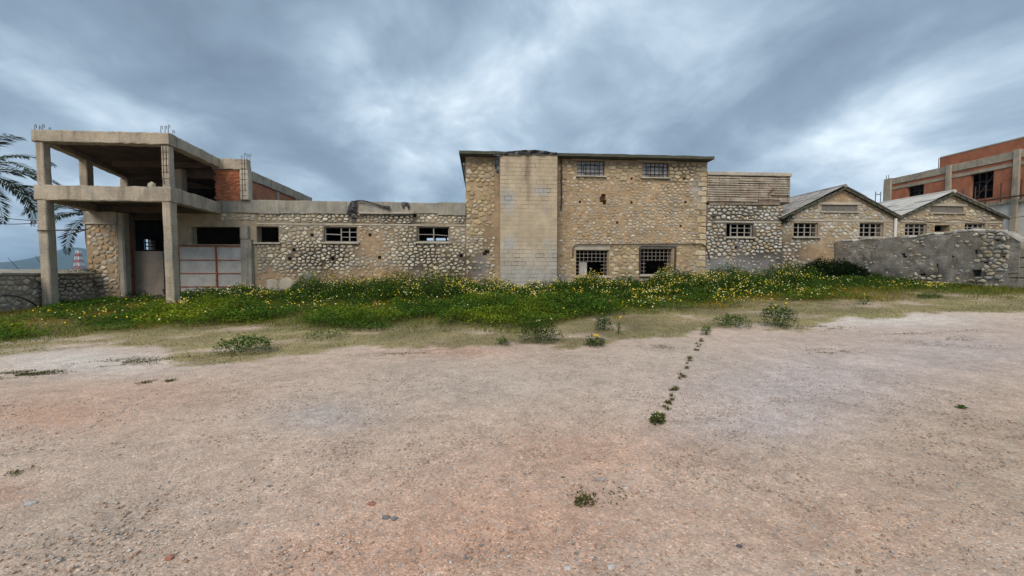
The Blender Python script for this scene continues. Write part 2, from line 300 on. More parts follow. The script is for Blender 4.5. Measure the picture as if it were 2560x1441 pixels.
# ------------------------------------------------------------------ rubble walls
class Plane:
    """a wall plane: s along T, d inwards (against the outward normal)"""
    def __init__(s, O, T, Nn): s.O = O; s.T = T; s.N = Nn
    def p(s, a, z, d=0): return (s.O[0]+a*s.T[0]-d*s.N[0], s.O[1]+a*s.T[1]-d*s.N[1], z)
FACE_Y = 22.0
FRONT = Plane((0, FACE_Y), (1, 0), (0, -1))
def lines(lo, hi, edges, step):
    e = sorted({round(v, 4) for v in edges if lo < v < hi} | {lo, hi}); out = []
    for a, b in zip(e[:-1], e[1:]):
        n = max(1, int(round((b-a)/step))); out += [a+(b-a)*i/n for i in range(n)]
    return out+[hi]
def wall(pl, s0, s1, z0, top, thick, holes, colf, mat, parent, name='wall', step=.16, jit=.012):
    """holes: (s0,s1,z0,z1,depth) depth None = right through; top: height or function of s"""
    tf = top if callable(top) else (lambda s: top); ztop = max(tf(s0+(s1-s0)*i/60) for i in range(61))
    S = lines(s0, s1, [h[0] for h in holes]+[h[1] for h in holes]+([] if not callable(top) else [(s0+s1)/2]), step)
    Z = lines(z0, ztop, [h[2] for h in holes]+[h[3] for h in holes], step)
    ns, nz = len(S)-1, len(Z)-1; D = [[0.0]*nz for _ in range(ns)]
    for i in range(ns):
        for j in range(nz):
            a, b = (S[i]+S[i+1])/2, (Z[j]+Z[j+1])/2
            if Z[j] >= max(tf(S[i]), tf(S[i+1]))-1e-4: D[i][j] = None; continue
            for h in holes:
                if h[0] < a < h[1] and h[2] < b < h[3]: D[i][j] = thick if h[4] is None else h[4]
    mb = MB(); idx = {}; jj = {}
    def vert(i, j, d):
        k = (i, j, d)
        if k not in idx:
            zz_ = min(Z[j], tf(S[i])); dd = d
            if d == 0: dd = jj.setdefault((i, j), float(jit*(3.2*(fbm(S[i], Z[j], 1.1, 301)-.5)+1.6*(vnoise(S[i], Z[j], 3.3, 305)-.5))))
            idx[k] = len(mb.v); mb.v.append(pl.p(S[i], zz_, dd)); mb.c.append(None)
        return idx[k]
    for i in range(ns):
        for j in range(nz):
            d = D[i][j]
            if d is None: continue
            q = [(i,j),(i+1,j),(i+1,j+1),(i,j+1)]
            if d < thick: mb.f.append(tuple(vert(a,b,d) for a,b in q)); mb.f.append(tuple(vert(a,b,thick) for a,b in q[::-1]))
            for (di, dj, e0, e1) in ((1,0,(i+1,j),(i+1,j+1)),(-1,0,(i,j+1),(i,j)),(0,1,(i+1,j+1),(i,j+1)),(0,-1,(i,j),(i+1,j))):
                a, b = i+di, j+dj; nd = D[a][b] if 0 <= a < ns and 0 <= b < nz else None
                nd = thick if nd is None else nd
                if nd > d+1e-6: mb.f.append((vert(*e0,d), vert(*e0,nd), vert(*e1,nd), vert(*e1,d)))
    P = np.array(mb.v); mb.c = [tuple(c) for c in colf(P)]; mb.hascol = True
    # drop collapsed faces
    mb.f = [f for f in mb.f if len({tuple(np.round(P[i], 5)) for i in f}) >= 3]
    o = part(name, mb, mat, parent); return o
def clip(poly, ax, ay, nx, ny):
    out = []; n = len(poly)
    for i in range(n):
        p, q = poly[i], poly[(i+1)%n]; dp = (p[0]-ax)*nx+(p[1]-ay)*ny; dq = (q[0]-ax)*nx+(q[1]-ay)*ny
        if dp <= 0: out.append(p)
        if dp*dq < 0: t = dp/(dp-dq); out.append((p[0]+(q[0]-p[0])*t, p[1]+(q[1]-p[1])*t))
    return out
def stones(pl, s0, s1, z0, top, holes, zonef, parent, cw=.27, ch=.17, limit=300, name='stone', jitx=.42):
    tf = top if callable(top) else (lambda s: top); rnd = random
    seeds = []; z = z0+ch*.4; r = 0; ztop = max(tf(s0+(s1-s0)*i/40) for i in range(41))
    while z < ztop+ch:
        h = ch*rnd.uniform(.85,1.15); s = s0-cw*rnd.random()
        while s < s1+cw:
            w = cw*rnd.choice((.5,.65,.8,1,1.1,1.3,1.7)); seeds.append((s+w/2+rnd.uniform(-.2,.2)*w, z+rnd.uniform(-jitx,jitx)*h)); s += w
        z += h; r += 1
    bk = {}; B = cw*1.6
    for i, (a, b) in enumerate(seeds): bk.setdefault((int(a//B), int(b//B)), []).append(i)
    res = []
    for i, (a, b) in enumerate(seeds):
        if not (s0 <= a <= s1 and z0 <= b <= tf(a)): continue
        st = zonef(a, b)
        if st is None: continue
        shrink, prot, col = st
        bad = False
        poly = [(a-cw,b-ch*1.2),(a+cw,b-ch*1.2),(a+cw,b+ch*1.2),(a-cw,b+ch*1.2)]
        ci, cj = int(a//B), int(b//B)
        for di in (-1,0,1):
            for dj in (-1,0,1):
                for k in bk.get((ci+di, cj+dj), ()):
                    if k == i: continue
                    x, y = seeds[k]; dx, dy = x-a, (y-b); poly = clip(poly, (x+a)/2, (y+b)/2, dx, dy*2.0)
        poly = clip(poly, s0, 0, -1, 0); poly = clip(poly, s1, 0, 1, 0); poly = clip(poly, 0, z0, 0, -1)
        for h in holes:
            hs0, hs1, hz0, hz1 = h[0]-.03, h[1]+.03, h[2]-.03, h[3]+.03
            if hs0 < a < hs1 and hz0 < b < hz1: bad = True; break
            if len(poly) < 3: break
            if max(p[0] for p in poly) < hs0 or min(p[0] for p in poly) > hs1 or max(p[1] for p in poly) < hz0 or min(p[1] for p in poly) > hz1: continue
            if a <= hs0: poly = clip(poly, hs0, 0, 1, 0)
            elif a >= hs1: poly = clip(poly, hs1, 0, -1, 0)
            elif b <= hz0: poly = clip(poly, 0, hz0, 0, 1)
            else: poly = clip(poly, 0, hz1, 0, -1)
        if bad or len(poly) < 3: continue
        cx = sum(p[0] for p in poly)/len(poly); cy = sum(p[1] for p in poly)/len(poly)
        poly = [(cx+(p[0]-cx)*shrink, cy+(p[1]-cy)*shrink) for p in poly]
        if any(p[1] > tf(p[0])-.02 for p in poly): poly = [(p[0], min(p[1], tf(p[0])-.03)) for p in poly]
        # merge tiny edges, round corners
        pp = []
        for p in poly:
            if not pp or (p[0]-pp[-1][0])**2+(p[1]-pp[-1][1])**2 > .0006: pp.append(p)
        if len(pp) < 3: continue
        rr = []
        for k in range(len(pp)):
            p, q = pp[k], pp[(k+1)%len(pp)]; f = rnd.uniform(.13,.27); rr.append((p[0]+(q[0]-p[0])*f, p[1]+(q[1]-p[1])*f)); rr.append((p[0]+(q[0]-p[0])*(1-f), p[1]+(q[1]-p[1])*(1-f)))
        area = abs(sum(rr[k][0]*rr[(k+1)%len(rr)][1]-rr[(k+1)%len(rr)][0]*rr[k][1] for k in range(len(rr))))/2
        if area < .003: continue
        if sum(rr[k][0]*rr[(k+1)%len(rr)][1]-rr[(k+1)%len(rr)][0]*rr[k][1] for k in range(len(rr))) < 0: rr = rr[::-1]
        res.append((area, cx, cy, rr, prot, col))
    res.sort(key=lambda t: -t[0]); loc = rootloc(parent); rest = MB()
    for n_, (area, cx, cy, rr, prot, col) in enumerate(res):
        n = len(rr); tx, tz = rnd.uniform(-.25,.25), rnd.uniform(-.25,.25); mb = MB() if n_ < limit else rest
        vs_ = [pl.p(x, y, .02) for x, y in rr]+[pl.p(cx+(x-cx)*.86, cy+(y-cy)*.86, -prot*(.75+rnd.uniform(-.2,.2)+tx*(x-cx)*3+tz*(y-cy)*3)) for x, y in rr]+[pl.p(cx+rnd.uniform(-.02,.02), cy, -prot*rnd.uniform(.95,1.25))]
        fs = [(k,(k+1)%n,n+(k+1)%n,n+k) for k in range(n)]+[(n+k,n+(k+1)%n,2*n) for k in range(n)]
        mb.add(vs_, fs, col)
        if n_ < limit: part(name, mb, M_stone, parent)
    if rest.v: part('rubble_stones', rest, M_stone, parent, 'stuff')
def blobsum(px, py, blobs):
    w = np.zeros(np.shape(px))
    for cx, cy, rx, ry, a in blobs: w = np.maximum(w, a*np.exp(-(((px-cx)/rx)**2+((py-cy)/ry)**2)**1.5))
    return w
# stains, plaster and render on the front (positions read off the photograph, in its pixels)
DARKB = [(800,640,95,42,.95),(760,655,60,30,.7),(1060,645,60,48,.95),(1040,605,45,40,.6),(1150,665,70,48,.8),(985,545,45,18,.8),(840,543,60,18,.7),(1030,540,25,40,.8),(1155,545,18,22,.8),(1215,600,30,60,.35),(1840,532,90,24,.9),(1790,600,50,50,.6),(1900,620,60,50,.75),(1960,630,60,45,.75),(1965,540,22,20,.9),(1700,430,45,28,.6),(1880,590,30,30,.4),(1180,430,30,30,.25),(170,710,100,40,.8),(2170,690,60,16,.8),(2330,690,40,20,.8),(2450,690,40,22,.9),(2480,620,60,60,.55)]
GREYB = [(772,705,20,42,.9),(1200,665,24,34,.85),(1062,682,26,14,.8),(1800,665,70,24,.9),(1900,662,75,28,.95),(2015,672,30,22,.9),(1400,700,40,18,.8),(1560,705,70,14,.7),(1750,470,22,40,.8),(700,555,20,25,.3),(1760,660,30,25,.7),(1640,700,60,14,.6),(1700,690,50,12,.7)]
TANB = [(930,615,42,38,.85),(900,590,25,25,.7),(960,690,130,22,.95),(850,695,90,20,.9),(690,700,70,26,.9),(1560,482,170,30,.5),(1480,540,110,40,.4),(1650,590,120,20,.3),(2040,640,55,34,.95),(2060,600,40,20,.5),(1130,700,60,16,.6),(1720,650,40,35,.6),(1225,560,20,90,.5),(1210,480,40,40,.35),(2100,492,45,18,.9),(2220,520,40,20,.6),(1420,560,25,120,.55)]
def zval(px, py): return blobsum(px, py, DARKB), blobsum(px, py, GREYB), blobsum(px, py, TANB)
def mortar_color(base):
    base = np.array(base)
    def f(P):
        px, py, _ = project(P[:,0], P[:,1], P[:,2]); d, g, t = zval(px, py); s = P[:,0]+P[:,1]; n = fbm(s, P[:,2], 1.3, 31); n2 = fbm(s, P[:,2], 4.0, 37)
        c = np.ones((len(P),3))*base*(.78+.45*n[:,None])
        tanc = np.array((.42,.29,.175))*(.8+.4*n2[:,None]); c = c*(1-t[:,None])+tanc*t[:,None]
        gc = np.array((.30,.305,.32))*(.75+.5*n2[:,None]); c = c*(1-g[:,None])+gc*g[:,None]
        d = np.clip(d*(.55+.9*n2), 0, .92); dc = np.array((.06,.05,.04)); c = c*(1-d[:,None])+dc*d[:,None]
        return np.clip(c, .015, .8)
    return f
PAL = {'mid': [(.55,.50,.40),(.62,.58,.48),(.47,.41,.31),(.51,.43,.31),(.43,.40,.35)], 'mill': [(.56,.475,.345),(.52,.41,.27),(.60,.53,.41),(.46,.385,.29),(.50,.35,.21),(.47,.45,.42)],
       'annex': [(.53,.51,.46),(.58,.56,.52),(.44,.43,.41),(.50,.455,.375),(.46,.36,.22)], 'gold': [(.50,.40,.245),(.47,.36,.21),(.54,.455,.31),(.44,.36,.25)], 'old': [(.52,.46,.37),(.57,.52,.43),(.44,.39,.32),(.49,.41,.31)], 'grey': [(.33,.32,.31),(.38,.365,.34),(.42,.37,.29),(.45,.43,.40)]}
def stone_zone(pl, pal, shrink=.9, prot=.045, skip=None, drop=0):
    def f(s, z):
        x, y, _ = pl.p(s, z); px, py, _f = project(x, y, z); px, py = float(px), float(py)
        if skip and skip(px, py): return None
        d, g, t = (float(v) for v in zval(px, py)); d *= .7+.6*random.random()
        hide = max(g*.96, t*.8)
        if random.random() < hide*.72+drop+.03: return None
        sh = shrink*random.uniform(.88,1.03)-.11*d-.3*hide; pr = max(prot*(1+.5*d)-.8*prot*hide, .012)
        c = np.array(random.choice(PAL[pal if random.random() > .12 else 'mid']))*random.uniform(.7,1.15)
        if d > .3: c = c*(.95+.12*random.random())+.03
        if hide > .35: c = c*.6+np.array((.42,.32,.22))*.4
        return sh, pr*random.uniform(.7,1.3), tuple(np.clip(c, .02, .8))
    return f
def lintel(root, px0, py0, px1, py1, mat, name='lintel', proud=.03, depth=.3, jit=.008):
    a, b, z0, z1 = rect(px0, py0, px1, py1, FACE_Y); return part(name, MB().bar((a, FACE_Y-proud+depth/2, (z0+z1)/2), (b, FACE_Y-proud+depth/2, (z0+z1)/2), depth, z1-z0, jit, max(2, int((b-a)/.5))), mat, root)
def hole(px0, py0, px1, py1, depth=None): return (*rect(px0, py0, px1, py1, FACE_Y), depth)
def frame_window(root, h, cols, rows, y=FACE_Y+.14, fw=.05, mw=.035, mat=None, skipcell=(), rowsets=None, tilt=0, label=None, skipm=()):
    """a timber window: outer frame part with mullions and glazing bars as sub-parts"""
    mat = mat or M_wood; a, b, z0, z1 = h[:4]; mb = MB(); e = .004
    mb.bar((a+e,y,z1-fw/2-e),(b-e,y,z1-fw/2-e),.07,fw,.002,3); mb.bar((a+e,y,z0+fw/2+e),(b-e,y,z0+fw/2+e),.07,fw,.002,3); mb.bar((a+fw/2+e,y,z0+fw),(a+fw/2+e,y,z1-fw),.07,fw,.002,3); mb.bar((b-fw/2-e,y,z0+fw),(b-fw/2-e,y,z1-fw),.07,fw,.002,3)
    w = part('window', mb, mat, root)
    if label: w['label'] = label
    for i in range(1, cols):
        if i in skipm: continue
        x = a+(b-a)*i/cols; wd = mw*(1.9 if i*2 == cols else 1); part('mullion', MB().bar((x,y-.004,z0+fw+.004),(x,y-.004,z1-fw-.004),.06,wd,.002,2), mat, w)
    for i in range(cols):
        n = rows if rowsets is None else rowsets[i]
        for k in range(1, n):
            z = z0+(z1-z0)*k/n; x0, x1 = a+(b-a)*i/cols+mw*.6+(fw if i == 0 else 0), a+(b-a)*(i+1)/cols-mw*.6-(fw if i == cols-1 else 0)
            part('glazing_bar', MB().bar((x0,y+.003,z),(x1,y+.003,z+tilt*(i == cols-1)),.045,mw,.002,2), mat, w)
    return w
def sill(root, h, ext=.12, mat=None, th=.09, out=.08): return part('sill', MB().bar((h[0]-ext,FACE_Y+.06-out,h[2]-th/2-.002),(h[1]+ext,FACE_Y+.06-out,h[2]-th/2-.002),.26,th,.006,5), mat or M_conc2, root)
def niche_list(pts, w=7): return [hole(x-w/2, y-w/2, x+w/2, y+w/2, .3) for x, y in pts]
def shell(root, x0, x1, y0, y1, z0, z1, roof_z, mat=None, back_holes=(), back_y=None):
    """side walls, back wall and a flat roof that close the building behind its front"""
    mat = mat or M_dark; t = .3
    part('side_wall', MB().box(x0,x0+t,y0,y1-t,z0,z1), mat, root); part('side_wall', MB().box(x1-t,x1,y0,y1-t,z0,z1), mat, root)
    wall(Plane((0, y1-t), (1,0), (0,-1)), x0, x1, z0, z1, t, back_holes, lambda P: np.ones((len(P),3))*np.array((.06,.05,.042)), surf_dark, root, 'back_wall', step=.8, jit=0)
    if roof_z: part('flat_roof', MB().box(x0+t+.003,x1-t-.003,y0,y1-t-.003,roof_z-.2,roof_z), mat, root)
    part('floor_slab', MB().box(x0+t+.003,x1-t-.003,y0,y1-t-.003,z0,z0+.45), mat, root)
surf_dark = surf('shade_dark_inner_wall', None, .3, 1.5, 20, .2, 20)  # room walls coloured near black to carry the indoor shade
# ================================================================== LEFT: unfinished concrete frame building
ZF, ZR = 5.17, 7.44
PA, PB = (-18.33, 18.2), (-13.42, 18.2); PD, PE = (-19.25, 21.0), (-20.75, 25.0); XC0, XC1 = atY(547,450,22)[0], atY(617,432,22)[0]
CF = thing('concrete_frame_building', 'unfinished two-storey concrete frame with open terraces and brick infill at the left', 'building', (-16, 22, 0))
def column(x, y, z0, z1, w, lean=(0,0), mat=None, seg=10, d=None):
    return part('column', MB().bar((x,y,z0),(x+lean[0],y+lean[1],z1), w, d or w, .008, seg, .03), mat or M_conc, CF)
zA = float(terrain(*PA)); zB = float(terrain(*PB))
for (q, z) in ((PA, zA), (PB, zB)):
    column(q[0], q[1], z-.3, ZF-.63, .36); column(q[0], q[1], ZF+.004, ZR-.49, .31)
column(PD[0], PD[1], ZF+.004, ZR-.49, .36); column(PE[0], PE[1], -.2, ZF-.63, .42); column(PE[0], PE[1], ZF+.004, ZR-.49, .42)
xi = atY(321, 600, 22.4)[0]; column(xi, 22.4, -.2, ZF-.63, .34, mat=M_soffit2)
xk = atY(449, 470, 22.2)[0]; column(xk, 22.25, ZF+.004, ZR-.49, .42, mat=M_conc2)
def beam(p, q, ztop, h, w=.4, mat=None, name='beam', seg=14):
    o = part(name, MB().bar((p[0],p[1],ztop-h/2),(q[0],q[1],ztop-h/2), w, h, .017, seg+8, .025), mat or M_conc, CF); return o
def ext(p, q, a, b):
    d = Vector((q[0]-p[0], q[1]-p[1])).normalized(); return (p[0]-d.x*a, p[1]-d.y*a), (q[0]+d.x*b, q[1]+d.y*b)
for zt, h in ((ZF, .62), (ZR, .48)):
    p, q = ext(PA, PB, .22, .22); beam(p, q, zt, h, .42)
    beam((PB[0]+.02, PB[1]+.215), (XC0-.02, 21.79), zt-.003, h-.01, .4)
    p, q = ext(PA, PE, -.215, .2); beam(p, q, zt-.003, h-.01, .36)
beam((XC0-.21, 22.0), (XC1+.1, 22.0), ZR, .56, .4)
poly = [(PA[0]+.1,PA[1]+.2),(PB[0]-.1,PB[1]+.2),(XC0-.1,22.28),(XC1-.1,22.28),(XC1-.12,30.5),(PE[0]-.9,30.5),(PE[0]+.1,PE[1]),(PD[0]+.1,PD[1])]
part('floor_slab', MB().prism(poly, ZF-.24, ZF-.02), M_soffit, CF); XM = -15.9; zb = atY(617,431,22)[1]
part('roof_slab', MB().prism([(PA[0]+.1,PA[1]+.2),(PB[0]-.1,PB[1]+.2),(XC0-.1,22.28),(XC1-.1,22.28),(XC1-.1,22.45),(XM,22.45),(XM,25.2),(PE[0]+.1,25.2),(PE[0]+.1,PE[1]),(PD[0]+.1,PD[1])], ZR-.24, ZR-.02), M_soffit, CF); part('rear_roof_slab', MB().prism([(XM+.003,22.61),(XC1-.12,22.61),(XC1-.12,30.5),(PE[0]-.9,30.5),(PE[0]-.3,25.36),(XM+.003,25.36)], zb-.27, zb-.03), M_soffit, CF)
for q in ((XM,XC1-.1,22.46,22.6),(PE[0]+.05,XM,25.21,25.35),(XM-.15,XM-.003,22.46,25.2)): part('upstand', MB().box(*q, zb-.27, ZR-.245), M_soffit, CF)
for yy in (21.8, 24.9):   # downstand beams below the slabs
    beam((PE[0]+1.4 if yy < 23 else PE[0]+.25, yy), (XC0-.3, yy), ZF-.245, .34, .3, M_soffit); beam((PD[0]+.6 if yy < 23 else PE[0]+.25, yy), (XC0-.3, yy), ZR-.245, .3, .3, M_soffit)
# rebar stubs on the three column heads
for bx, by, zt in ((PA[0], PA[1], ZR), (PB[0], PB[1], ZR), (XC1-.05, 22.0, ZR)):
    for dx, dy in ((-.15,-.12),(.02,-.12),(.15,-.12),(.15,.12)):
        hgt = random.uniform(.16,.34); part('rebar', MB().tube([(bx+dx,by+dy,zt-.05),(bx+dx+.01,by+dy,zt+hgt),(bx+dx+.03,by+dy,zt+hgt+.02),(bx+dx+.07,by+dy,zt+hgt),(bx+dx+.075,by+dy,zt+hgt-.12)], .011, 5), M_iron, CF)
for bx, by, w in ((PB[0], PB[1], .31), (XC1-.05, 22.0, .42)):      # spalled faces with exposed bars
    for dx in (-.07, .06): part('rebar', MB().tube([(bx+dx,by-w/2-.012,ZF+.1+.5*(dx>0)),(bx+dx+.01,by-w/2-.014,ZR-.02)], .012, 5), M_iron, CF)
    for k in range(7): part('stirrup', MB().tube([(bx-.17,by-w/2-.02,ZF+.35+k*.28),(bx+.17,by-w/2-.02,ZF+.36+k*.28)], .007, 4), M_iron, CF)
column(XC1-.05, 22.0, ZF+.16, ZR-.57, .42, mat=M_conc2)
# brick infill beside that column
bx0, bx1 = atY(540,460,22)[0], XC1-.27; bz0, bz1 = ZF+.1, ZR-.58
inf = part('brick_panel', MB().box(bx0+.07, bx1-.003, 21.93, 22.12, bz0, bz1), surf('brick_mortar', (.20,.12,.085), .3, 4, 30, .4, 30), CF)
nr = 22
for r in range(nr):
    z = bz0+(bz1-bz0)*r/nr; x = bx0+random.uniform(-.05,.1); first = True
    while x < bx1-.02:
        w = random.uniform(.17,.24); x2 = min(x+w, bx1-.006); k = random.uniform(.75,1.15); col = random.choice([(.50,.18,.085),(.46,.155,.075),(.54,.225,.115),(.42,.165,.10)])
        part('brick', MB().box(x, x2-.012, 21.895+random.uniform(-.015,.01), 21.99, z+.012, z+(bz1-bz0)/nr-.006, tuple(c*k for c in col)), M_brick, inf); x = x2
# rooms behind: inner walls keep the openings dark
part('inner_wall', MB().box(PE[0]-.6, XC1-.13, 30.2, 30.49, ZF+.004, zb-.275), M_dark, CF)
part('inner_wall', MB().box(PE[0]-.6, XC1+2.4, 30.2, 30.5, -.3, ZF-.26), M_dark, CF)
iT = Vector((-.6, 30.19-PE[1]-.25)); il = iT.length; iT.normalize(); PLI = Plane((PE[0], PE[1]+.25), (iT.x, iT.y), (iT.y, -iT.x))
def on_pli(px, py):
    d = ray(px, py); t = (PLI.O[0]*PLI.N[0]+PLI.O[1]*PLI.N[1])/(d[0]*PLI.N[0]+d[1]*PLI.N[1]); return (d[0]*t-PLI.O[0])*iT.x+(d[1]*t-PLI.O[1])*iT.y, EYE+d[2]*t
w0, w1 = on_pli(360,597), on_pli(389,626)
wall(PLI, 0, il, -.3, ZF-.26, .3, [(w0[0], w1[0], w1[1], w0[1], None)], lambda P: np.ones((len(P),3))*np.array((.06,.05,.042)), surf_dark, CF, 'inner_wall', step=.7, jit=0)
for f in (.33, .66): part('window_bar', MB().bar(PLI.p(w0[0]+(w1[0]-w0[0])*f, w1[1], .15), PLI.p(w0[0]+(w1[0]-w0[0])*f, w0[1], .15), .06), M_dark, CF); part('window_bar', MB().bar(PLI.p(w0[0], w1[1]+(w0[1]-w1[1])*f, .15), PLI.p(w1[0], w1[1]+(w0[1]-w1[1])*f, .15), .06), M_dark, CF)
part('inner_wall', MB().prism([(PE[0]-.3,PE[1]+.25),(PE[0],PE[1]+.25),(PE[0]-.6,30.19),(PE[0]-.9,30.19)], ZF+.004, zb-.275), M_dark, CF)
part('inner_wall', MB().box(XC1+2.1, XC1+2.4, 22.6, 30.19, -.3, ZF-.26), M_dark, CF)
# upper storey flank receding along the roof: concrete band over brick, small posts
fy0, fy1 = 22.25, 29.6
part('flank_beam', MB().bar((XC1+.02,fy0,zb-.14),(XC1+.02,fy1,zb-.2),.3,.5,.02,16), M_conc, CF)
fb = part('flank_brick', MB().box(XC1-.1, XC1+.09, fy0, fy1-.3, ZF-.1, zb-.42), None, CF)
for yy in (24.9, 27.3, 29.5): column(XC1+.03, yy, ZF-.1, zb-.44, .26, seg=4)
# ground floor: stone flank on the left between two concrete posts
PLL = Plane((0, 21.5), (1,0), (0,-1)); zt = atY(250,561,21.5)[1]; fx0, fx1 = atY(216,600,21.5)[0], atY(294,600,21.5)[0]
sf = wall(PLL, fx0, fx1, -.3, zt, .5, [], mortar_color((.38,.285,.19)), M_mortar, CF, 'stone_flank'); stones(PLL, fx0+.02, fx1-.02, -.2, zt, [], stone_zone(PLL, 'mill', .82, .04, drop=.12), sf, .32, .22, 220)
part('ring_beam', MB().bar((fx0-.06,21.72,zt+.32),(fx1+.02,21.72,zt+.32),.5,.62,.012,6,.02), M_conc, CF); part('ledge', MB().bar((fx0-.06,21.5,zt+.03),(fx1+.02,21.5,zt+.03),.2,.06,.008,5), M_conc2, CF)
xj = atY(303,600,21.6)[0]; part('column', MB().bar((xj,21.72,-.2),(xj,21.72,ZF-.63),.36,.4,.01,10,.06), M_parapet, CF)
# gate wall: plastered wall with strip opening, pier, second opening, gate below
gx0, gx1 = atY(434,600,22)[0], atY(641,600,22)[0]
hA = hole(478,567,605,611.5); hG = hole(441,613.5,611,758); hG = (hG[0], hG[1], -.3, hG[3], None); hB1 = hole(628,567,641,606.5)
GW = wall(FRONT, gx0, gx1, -.3, atY(900,533,22)[1], .4, [hA, hG], mortar_color((.40,.325,.225)), M_mortar, CF, 'plaster_wall', step=.14)
pr = rect(606,566,638,760,22); part('pier', MB().bar(((pr[0]+pr[1])/2,21.9,-.2),((pr[0]+pr[1])/2,21.9,rect(606,597,638,600,22)[2]),pr[1]-pr[0],.3,.012,8,.02), M_parapet, CF)
pr2 = rect(605,566,625,598,22); part('pier', MB().bar(((pr2[0]+pr2[1])/2,21.9,pr2[2]),((pr2[0]+pr2[1])/2,21.9,pr2[3]),pr2[1]-pr2[0],.24,.01,4,.02), M_parapet, CF)
ga, gb, gz0, gz1 = rect(443,614.5,611.5,752,21.78); gy = 21.8
gate = part('gate', MB().bar((ga,gy,gz1-.03),(gb,gy,gz1-.03),.05,.06,.002,6).bar((ga,gy,gz0+.02),(gb,gy,gz0+.02),.05,.06,.002,6).bar((ga+.03,gy,gz0+.05),(ga+.03,gy,gz1-.06),.05,.06).bar((gb-.03,gy,gz0+.05),(gb-.03,gy,gz1-.06),.05,.06), M_red, CF)
gate['label'] = 'grey sheet-metal gate in a rusty red frame'
gm = atY(541,680,21.78)[0]; part('gate_stile', MB().bar((gm,gy-.006,gz0+.04),(gm,gy-.006,gz1-.06),.05,.09,.002,5), M_red, gate)
for k in range(4):
    z0_, z1_ = gz0+.05+(gz1-gz0-.1)*k/4, gz0+.05+(gz1-gz0-.1)*(k+1)/4
    for a_, b_ in ((ga+.05, gm-.03), (gm+.03, gb-.05)):
        mb = MB(); n = 6; ofs = random.uniform(.01,.03)
        vs_ = [(a_+(b_-a_)*i/n, gy+ofs+.012*math.sin(i*1.7+k), z) for z in (z0_, z1_) for i in range(n+1)]; vs_ += [(x, y+.004, z) for x, y, z in vs_]; m_ = n+1
        fs = [(i,i+1,m_+i+1,m_+i) for i in range(n)]+[(2*m_+i,3*m_+i,3*m_+i+1,2*m_+i+1) for i in range(n)]
        part('gate_sheet', mb.add(vs_, fs), M_sheet, gate)
        if k: part('gate_rail', MB().bar((a_-.01,gy-.004,z0_),(b_+.01,gy-.004,z0_),.04,.045,.002,3), M_red, gate)
# bay to the left of the gate: half-height rendered panel, rusty jamb
pa, pb, pz0, pz1 = rect(334,628,413,770,22.35); part('screen_panel', MB().bar((pa,22.4,(pz1-.3)/2),(pb,22.4,(pz1-.3)/2),.14,pz1+.3,.006,8,.03), surf('stained_render_panel', (.33,.275,.225), .22, 1.2, 18, .3, 20, second=(.25,.215,.18)), CF)
part('jamb', MB().bar((atY(331,700,22.3)[0],22.3,-.2),(atY(331,700,22.3)[0],22.3,4.0),.07,.14), M_red, CF)
part('broken_pipe', MB().tube([(atY(409,745,22)[0],22.15,.05),(atY(407,730,22)[0],22.1,.45),(atY(405,721,22)[0],22.05,.62)], .035, 6), M_iron, CF)
part('bracket', MB().tube([(PA[0]-.1,PA[1]-.25,3.27),(PA[0]+.9,PA[1]-.2,3.3),(PA[0]+1.5,PA[1]+.1,3.36)], .028, 6).tube([(PA[0]+.5,PA[1]-.1,3.0),(PA[0]+1.4,PA[1]+.1,3.34)], .02, 6), M_iron, CF)
# ================================================================== MIDDLE: single storey rubble building
MX0, MX1 = gx1+.002, atY(1164.5,600,22)[0]
MID = thing('stone_warehouse', 'long low rubble-stone building with grey concrete parapet between concrete frame and tall block', 'building', ((MX0+MX1)/2, 22, .2))
hB = hole(641.6,567,697.5,606.5); hW1 = hole(809,567,893.5,606); hW2 = hole(1043.5,567,1123.5,605.5)
mh = [hB, hW1, hW2]+niche_list([(735,625),(724,647),(832,647),(949,644),(1153,640),(925,588),(780,588)], 8)+[hole(1034,533,1041,544,.3)]
ztop = atY(900,533,22)[1]; zpar = 5.33
mw = wall(FRONT, MX0, MX1, -.3, ztop, .45, mh, mortar_color((.30,.235,.165)), M_mortar, MID)
stones(FRONT, MX0+.02, MX1-.01, -.1, ztop, mh+[hole(640,557,1164,566,0)], stone_zone(FRONT, 'mid', .88, .045, skip=lambda px, py: py > 735), mw, .27, .17)
stones(FRONT, atY(552,545,22)[0], MX0-.02, 4.25, 4.66, [], stone_zone(FRONT, 'mid', .88, .04), GW, .27, .17, 60)
# parapet: a run of board-marked concrete pieces of slightly different height and face
cuts = [547, 648, 700, 750, 868, 893, 985, 1025, 1095, 1164]
for a, b in zip(cuts[:-1], cuts[1:]):
    x0, x1 = atY(a,520,22)[0]+.004, atY(b,520,22)[0]-.004; lo = ztop+.004-random.choice((0,0,.08,.12)); hi = zpar+random.uniform(-.03,.02); o = random.uniform(-.03,.03)
    part('parapet', MB().bar((x0,22.1+o,(lo+hi)/2),(x1,22.1+o,(lo+hi)/2),.34,hi-lo,.012,max(2,int((x1-x0)/.3)),.02), M_parapet, MID)
lintel(MID, 642, 557.5, 1164, 566, M_conc2, 'band_course', .02, .2); part('ledge', MB().bar((atY(900,533,22)[0],21.86,ztop-.02),(atY(1036,533,22)[0],21.86,ztop+.0),.2,.08,.01,8), M_conc2, MID)
for h in (hB, hW1, hW2): sill(MID, h)
a, b, z0, z1 = hW1[:4]; frame_window(MID, hW1, 4, 3, rowsets=[1,1,3,3], skipm=(1,), label='weathered timber window with two large empty lights and six small ones')
part('transom', MB().bar((a+.06,22.13,(z0+z1)/2+.02),((a+b)/2-.05,22.13,(z0+z1)/2),.05,.05,.002,3), M_wood, MID)
